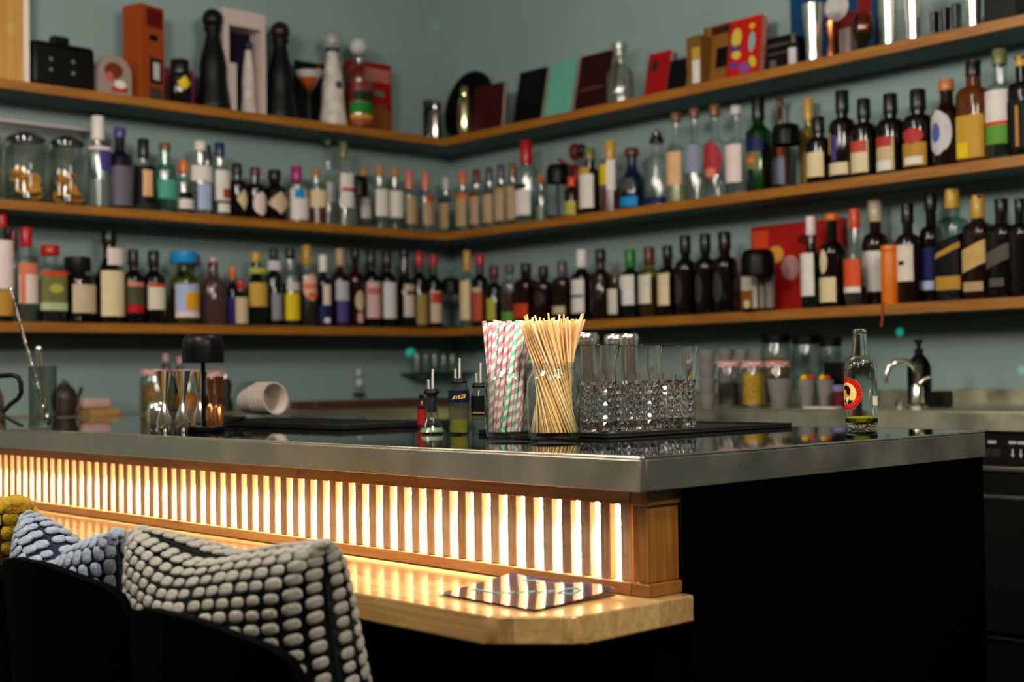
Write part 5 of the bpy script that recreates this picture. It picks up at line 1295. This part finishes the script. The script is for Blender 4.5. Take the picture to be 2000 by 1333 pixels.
lathe('body', [(0, 0), (R*.6, 0), (R*.9, H*.2), (R, H*.45), (R*.85, H*.7), (R*.4, H*.86), (0, H*.86)], pm('teapot_iron', '#2c2522', .4, vary=.2), t, n=28)
lathe('lid', [(R*.42, H*.862), (R*.38, H*.91), (R*.1, H*.94), (R*.12, H), (0, H)], pm('teapot_iron', '#2c2522', .4), t, n=20)
tube('spout', [RV*(R*.8)+Vector((0, 0, H*.4)), RV*(R*1.2)+Vector((0, 0, H*.6)), RV*(R*1.35)+Vector((0, 0, H*.78))], 4*s, pm('teapot_iron', '#2c2522', .4), t, 8)
for i, (x, w_, tp, f_, lv) in enumerate(((305, 62, 722, F_BR, .62), (366, 60, 723, F_OR, .42), (418, 46, 726, F_DK, .4))):
    larder_jar(on_left(x, 4.2), w_, tp, ('gingham-lidded jar of brown pieces behind the steel jiggers', 'gingham-lidded jar of orange pieces behind the steel jiggers', 'gingham-lidded jar behind the copper jiggers')[i], f_, lv)
for i, (x, tp) in enumerate(((325, 692), (352, 697))):
    b = on_left(x, 4.45); s = mpp(b); H = (ypx(b)-tp)*s
    t = thing('dropper_bottle', ('left', 'right')[i]+' of two dark bottles with pale caps behind the gingham jars', 'bottle', b, group='dark bottles on the left worktop')
    lathe('glass', [(0, 0), (13*s, 0), (13*s, H*.7), (5*s, H*.82), (5*s, H*.86), (0, H*.86)], glass_mat('dark'), t, n=20); lathe('cap', [(0, H*.862), (6.5*s, H*.862), (6.5*s, H), (0, H)], paint('#c79aa2'), t, n=14)
b = on_left(441, 4.25); s = mpp(b)
t = thing('pepper_mill', 'dark brown pepper mill beside the copper jigger', 'mill', b)
lathe('mill', [(0, 0), (14*s, 0), (15*s, 8*s), (10*s, 30*s), (13*s, 50*s), (8*s, 62*s), (0, 64*s)], pm('mill_wood', '#2a160d', .4, vary=.2), t, n=24)
lathe('knob', [(0, 64.3*s), (6*s, 64.3*s), (4*s, 72*s), (0, 73*s)], M_CHROME, t, n=14)
b = on_left(488, 4.4); s = mpp(b)
t = thing('glass_bowl', 'upturned clear glass bowl on the left worktop', 'bowl', b)
lathe('bowl', [(34*s, 0), (33*s, 22*s), (25*s, 42*s), (12*s, 52*s), (0, 54*s)], M_CLEAR, t, n=32)
# dispenser on the left wall
p = onY(697, 775, YW); s = mpp(p)
t = thing('wall_dispenser', 'small pale dispenser mounted on the left wall', 'dispenser', (p.x, YW, p.z))
box('backplate', (-8*s, -.012, 8*s), (8*s, 0, 54*s), pm('dispenser_grey', '#8b948e', .4), t, .003)
ell('upper_knob', (0, -.018, 46*s), (7*s, .012, 9*s), pm('dispenser_pale', '#c9cbc8', .3), t, 10); ell('lower_knob', (0, -.02, 26*s), (8*s, .014, 10*s), pm('dispenser_pale', '#c9cbc8', .3), t, 10)
box('drip_shelf', (-11*s, -.03, 2*s), (11*s, -.001, 8*s), pm('dispenser_dark', '#39453f', .4), t, .002)
# glass rack in the corner
pl_, pr_ = onY(806, 728, 4.58), onX(952, 726, 3.86)
zr = pl_.z
t = thing('glass_shelf', 'small glass shelf in the corner under the bottles', 'shelf', (3.55, 4.5, zr))
M_GS = thin_glass('shelf_glass', '#c8dcd4', '#7d988f')
xl = onY(806, 728, 4.56).x
box('pane', (xl-3.55, 0, -.012), (XW-3.552, YW-4.501, 0), M_GS, t, .001)
for sx in (xl-3.5, .28): box('bracket', (sx, .05, -.02), (sx+.012, YW-4.5, -.0125), M_STEELTRIM, t)
for i in range(7):
    px_ = 815+i*17
    w = FPX*RGT-(px_-1000.0)*FWD; Y = 4.56 if i % 2 == 0 else 4.60; zz = zr-CAMZ
    X = -(w.y*Y+w.z*zz)/w.x
    if X > XW-.05: continue
    o = lathe('drinking_glass', [(0, 0), (.024, 0), (.026, .003), (.030, .085), (.0285, .085), (.0245, .006), (0, .006)], M_CLEAR, None, (X, Y, zr+.0005), n=24)
    tag(o, '%s drinking glass from the left on the small corner shelf' % ('first', 'second', 'third', 'fourth', 'fifth', 'sixth', 'seventh')[i], 'glass', 'glasses on the corner shelf')

# ------------------------------------------------------------------ drinks card on the ledge
zl = .7575
t = thing('drinks_menu', 'dark blue glossy folded drinks card with turquoise writing on the ledge', 'menu', (1.3, 1.39, zl+.0004))
M_CARD = pm('menu_navy', '#12123c', .12, coat=.6, vary=.25, vscale=12); M_CARD2 = pm('menu_violet', '#2a1440', .10, coat=.6, vary=.3, vscale=14)
def sheet(name, pts, mat, lift, curl, n=14):
    """four corners (x,y) interpolated; curl lifts one edge"""
    V, F = [], []
    for j in range(n+1):
        for i in range(n+1):
            u, v = i/n, j/n
            p = (1-u)*(1-v)*Vector(pts[0]).to_2d()+u*(1-v)*Vector(pts[1]).to_2d()+u*v*Vector(pts[2]).to_2d()+(1-u)*v*Vector(pts[3]).to_2d()
            V.append((p.x-1.3, p.y-1.39, lift+curl(u, v)))
    m_ = len(V)
    V += [(a, b_, c-.0006) for a, b_, c in V]
    for j in range(n):
        for i in range(n):
            a = j*(n+1)+i; F.append((a, a+1, a+n+2, a+n+1)); F.append((m_+a, m_+a+n+1, m_+a+n+2, m_+a+1))
    for i in range(n):
        F.append((i, m_+i, m_+i+1, i+1)); a = n*(n+1)+i; F.append((a, a+1, m_+a+1, m_+a))
        a = i*(n+1); F.append((a, a+n+1, m_+a+n+1, m_+a)); a = i*(n+1)+n; F.append((a, m_+a, m_+a+n+1, a+n+1))
    return mk(name, V, F, mat, t, (0, 0, 0), 1.2)
c0, c1, c2, c3 = (1.212, 1.286), (1.377, 1.296), (1.377, 1.505), (1.216, 1.484)
sheet('lower_leaf', [c0, c1, c2, c3], M_CARD2, .001, lambda u, v: .0012*math.sin(6*v)*u)
up = lambda u, v: .0012+.008*u*u+.0015*math.sin(7*v)*u
sheet('upper_leaf', [c0, c1, c2, c3], M_CARD, .0016, up)
def on_leaf(u, v):
    p = (1-u)*(1-v)*Vector(c0)+u*(1-v)*Vector(c1)+u*v*Vector(c2)+(1-u)*v*Vector(c3)
    return Vector((p.x-1.3, p.y-1.39, .0018+up(u, v)))
M_TEAL = paint('#6fb8b0', .4)
def stroke(pts, r=.0014):
    tube('turquoise_lettering', [on_leaf(u, v) for u, v in pts], r, M_TEAL, t, 5)
# a loop letter followed by smaller script, and two short lines near the far edge
stroke([(.62, .14), (.78, .16), (.80, .22), (.74, .27), (.6, .25), (.62, .14)], .0013)
for k_ in range(6):
    v0 = .31+.06*k_; u0 = .6-.05*k_
    stroke([(u0-.04, v0), (u0+.06, v0+.015), (u0-.02, v0+.03), (u0+.05, v0+.045)][:3 if k_ % 2 else 4], .0008)
stroke([(.30, .88), (.34, .80), (.31, .72), (.34, .64)], .0011); stroke([(.84, .62), (.9, .7), (.85, .78)], .0011)

# ------------------------------------------------------------------ chairs and cushions
M_CHAIR = pm('chair_black_shell', '#020202', .8, spec=.02)
M_LEG = pm('chair_leg_black', '#0b0b0b', .4, metal=.3)
def chair(yc, ztop, label, x0=.80):
    t = thing('bar_chair', label, 'chair', (x0+.2, yc, 0), 0, 'black chairs at the bar')
    # back shell: curved panel with rounded top corners
    V, F = [], []; nu, nv = 24, 12; hw = .2
    for side in (0, 1):
        for j in range(nv+1):
            for i in range(nu+1):
                u = -1+2*i/nu; v = j/nv
                hz = ztop-.034*max(0, (abs(u)-.2)/.8)**1.4-.03*max(0, (abs(u)-.85)/.15)**2
                z = .44+(hz-.44)*v
                x = -.2+.055*u*u+.03*(1-v)+(.016 if side else 0)
                V.append((x, hw*u, z))
    m_ = (nu+1)*(nv+1)
    for j in range(nv):
        for i in range(nu):
            a = j*(nu+1)+i; F.append((a, a+nu+1, a+nu+2, a+1)); F.append((m_+a, m_+a+1, m_+a+nu+2, m_+a+nu+1))
    for i in range(nu):
        F.append((i, i+1, m_+i+1, m_+i)); a = nv*(nu+1)+i; F.append((a, m_+a, m_+a+1, a+1))
    for j in range(nv):
        a = j*(nu+1); F.append((a, m_+a, m_+a+nu+1, a+nu+1)); a += nu; F.append((a, a+nu+1, m_+a+nu+1, m_+a))
    mk('backrest', V, F, M_CHAIR, t, (0, 0, 0), 1.2)
    box('seat', (-.17, -.185, .455), (.24, .185, .50), M_CHAIR, t, .02, 3)
    for sx, sy in ((-.15, -.155), (-.15, .155), (.2, -.155), (.2, .155)):
        tube('leg', [(sx, sy, .456), (sx*1.12, sy*1.08, 0)], .013, M_LEG, t, 10, r2=.009)
    return t
chair(1.485, .785, 'nearest black chair shell with the tufted grey-white cushion')
chair(1.89, .812, 'second black chair shell with the blue tufted cushion')
chair(2.295, .812, 'farthest black chair shell with the yellow tufted cushion')
def tuft_mat(name, col, sp):
    return pm(name, col, .95, bump=1.0, bscale=420, vary=.25, vscale=160, sheen=.15, spec=sp)
def cushion(label, ctr, Wd, Ht, T, base, tuft, nu, nv, tr, rot, chop=0.0, dip=.10, tilt=0.0, wob=0.0, vmin=-1):
    t = thing('tufted_cushion', label, 'cushion', ctr, 0, 'tufted cushions on the chairs')
    t.rotation_euler = rot
    def srf(u, v, side):
        e = max(0, (1-u*u))*max(0, (1-v*v))
        th = T*.5*(e**.33)
        yy = -Wd/2*u*(1-dip*(1-v*v))     # u grows to the right in the picture
        zz = Ht/2*v*(1-dip*(1-u*u))
        if v > 0:
            g = chop*math.exp(-((u+.15)/.42)**2)*v**1.5
            zz -= g*Ht; th *= (1+.3*chop*math.exp(-(u/.5)**2))
        th *= 1+wob*math.sin(5*u+3*v)
        return Vector((-th if side == 0 else th, yy, zz))
    n = 28; V, F = [], []
    for side in (0, 1):
        for j in range(n+1):
            for i in range(n+1):
                V.append(srf(-1+2*i/n, -1+2*j/n, side))
    m_ = (n+1)**2
    for j in range(n):
        for i in range(n):
            a = j*(n+1)+i; F.append((a, a+1, a+n+2, a+n+1)); F.append((m_+a, m_+a+n+1, m_+a+n+2, m_+a+1))
    mk('cover', V, F, base, t, (0, 0, 0), 3.0)
    tube('piped_seam', [srf(u, v, 0) for u, v in [(-1+2*i/n, 1) for i in range(n+1)]+[(1, 1-2*i/n) for i in range(1, n+1)]], .0022, base, t, 5)
    prof = [(math.sin(pi*i/6)**.75 if 0 < i < 6 else 0, -math.cos(pi*i/6)) for i in range(7)]
    tv, tf = lathe_vf(prof, 12, 3.2)
    tv = [(v[0]*tr[0], v[1]*tr[1], v[2]*tr[2]) for v in tv]
    me = None; back_v, back_f = [], []
    def even(n, L, T_):
        # n positions spread evenly over the bulge from seam to seam
        K = 400; pts = [(L/2*x, T_/2*max(0, 1-x*x)**.33) for x in [-1+2*k/K for k in range(K+1)]]
        ac = [0]
        for q0, q1 in zip(pts, pts[1:]): ac.append(ac[-1]+math.hypot(q1[0]-q0[0], q1[1]-q0[1]))
        out = []
        for k in range(n):
            s_ = ac[-1]*(k+.5)/n; i_ = next(i for i in range(K+1) if ac[i] >= s_); f_ = (s_-ac[i_-1])/(ac[i_]-ac[i_-1])
            out.append(max(-.9995, min(.9995, -1+2*(i_-1+f_)/K)))
        return out
    US, VS = even(nu, Wd, T*.8), even(nv, Ht, T)
    for side in (0, 1):
        for j in range(nv):
            for i in range(nu):
                u, v = US[i], VS[j]
                if v < vmin: continue
                u += random.uniform(-.01, .01)*(1-u*u); v += random.uniform(-.008, .008)*(1-v*v)
                p = srf(u, v, side); eu, ev = .01*(1-u*u)+1e-4, .01*(1-v*v)+1e-4; du = srf(min(1, u+eu), v, side)-srf(max(-1, u-eu), v, side); dv = srf(u, min(1, v+ev), side)-srf(u, max(-1, v-ev), side)
                nn = du.cross(dv)
                if nn.length < 1e-9: continue
                nn.normalize()
                if (nn.x > 0) != (side == 1): nn = -nn
                xa = du.normalized(); ya = nn.cross(xa)
                M = Matrix((xa, ya, nn)).transposed().to_4x4()
                k_ = random.uniform(.9, 1.1)
                # tufts squeeze where the cloth gathers
                kx = ky = 1.0
                M = Matrix.Translation(p+nn*tr[2]*.35) @ M @ Matrix.Diagonal((k_*kx, k_*ky, k_, 1))
                if side == 0:
                    if me is None:
                        o = mk('tuft', tv, tf, tuft, t, (0, 0, 0), 3.0); me = o.data
                    else:
                        o = bpy.data.objects.new('tuft', me); COL.objects.link(o); o.parent = t
                    o.matrix_local = M
                else:
                    b0 = len(back_v); back_v += [M @ Vector(q) for q in tv]; back_f += [tuple(b0+k for k in f) for f in tf]
    o = mk('rear_tufts', back_v, back_f, tuft, t, (0, 0, 0), 3.0); o['kind'] = 'stuff'
    return t
cushion('dark grey-green cushion with rows of big off-white tufts on the nearest chair', (.965, 1.575, .68), .44, .36, .21,
        pm('cushion_green_cloth', '#0e1715', .95, spec=.1, vary=.15), tuft_mat('tuft_offwhite', '#a39f95', .2), 18, 25, (.0112, .0073, .0036), (math.radians(-2), math.radians(-10), math.radians(2)), chop=.04, dip=.09, wob=.05, vmin=-.55)
cushion('slate blue cushion with pale blue tufts, creased in the middle', (.955, 2.03, .685), .37, .32, .17,
        pm('cushion_blue_cloth', '#222a3e', .95, spec=.1, vary=.15), tuft_mat('tuft_paleblue', '#98a4b6', .2), 20, 16, (.0082, .0115, .004), (0, math.radians(-8), math.radians(-4)), chop=.17, dip=.12, vmin=-.6)
cushion('mustard yellow cushion with pompom tufts at the left picture edge', (.955, 2.44, .71), .40, .31, .17,
        pm('cushion_mustard_cloth', '#6a5206', .9, sheen=.3), tuft_mat('tuft_mustard', '#b8930f', .2), 16, 15, (.0135, .0125, .008), (0, math.radians(-6), 0), chop=.05, dip=.08, vmin=-.6)

# ------------------------------------------------------------------ party laser dots (real narrow beams)
src = Vector((1.9, 2.2, 1.32))
for (tp, pw, an) in ((onY(802, 690, YW-.001), 330, 1), (onX(1757, 649, XW-.001), 100, 1), (onX(1996, 723, XW-.001), 70, 1), (onY(850, 50, YW-.001), 50, 1), (onX(1412, 580, XS+.02), 160, 1), (onY(21, 55, YS+.05), 40, 1)):
    lamp_light('laser_beam', src, pw, (0.02, 1.0, 0.7), 0.004, math.radians(an), tp, 1.0)
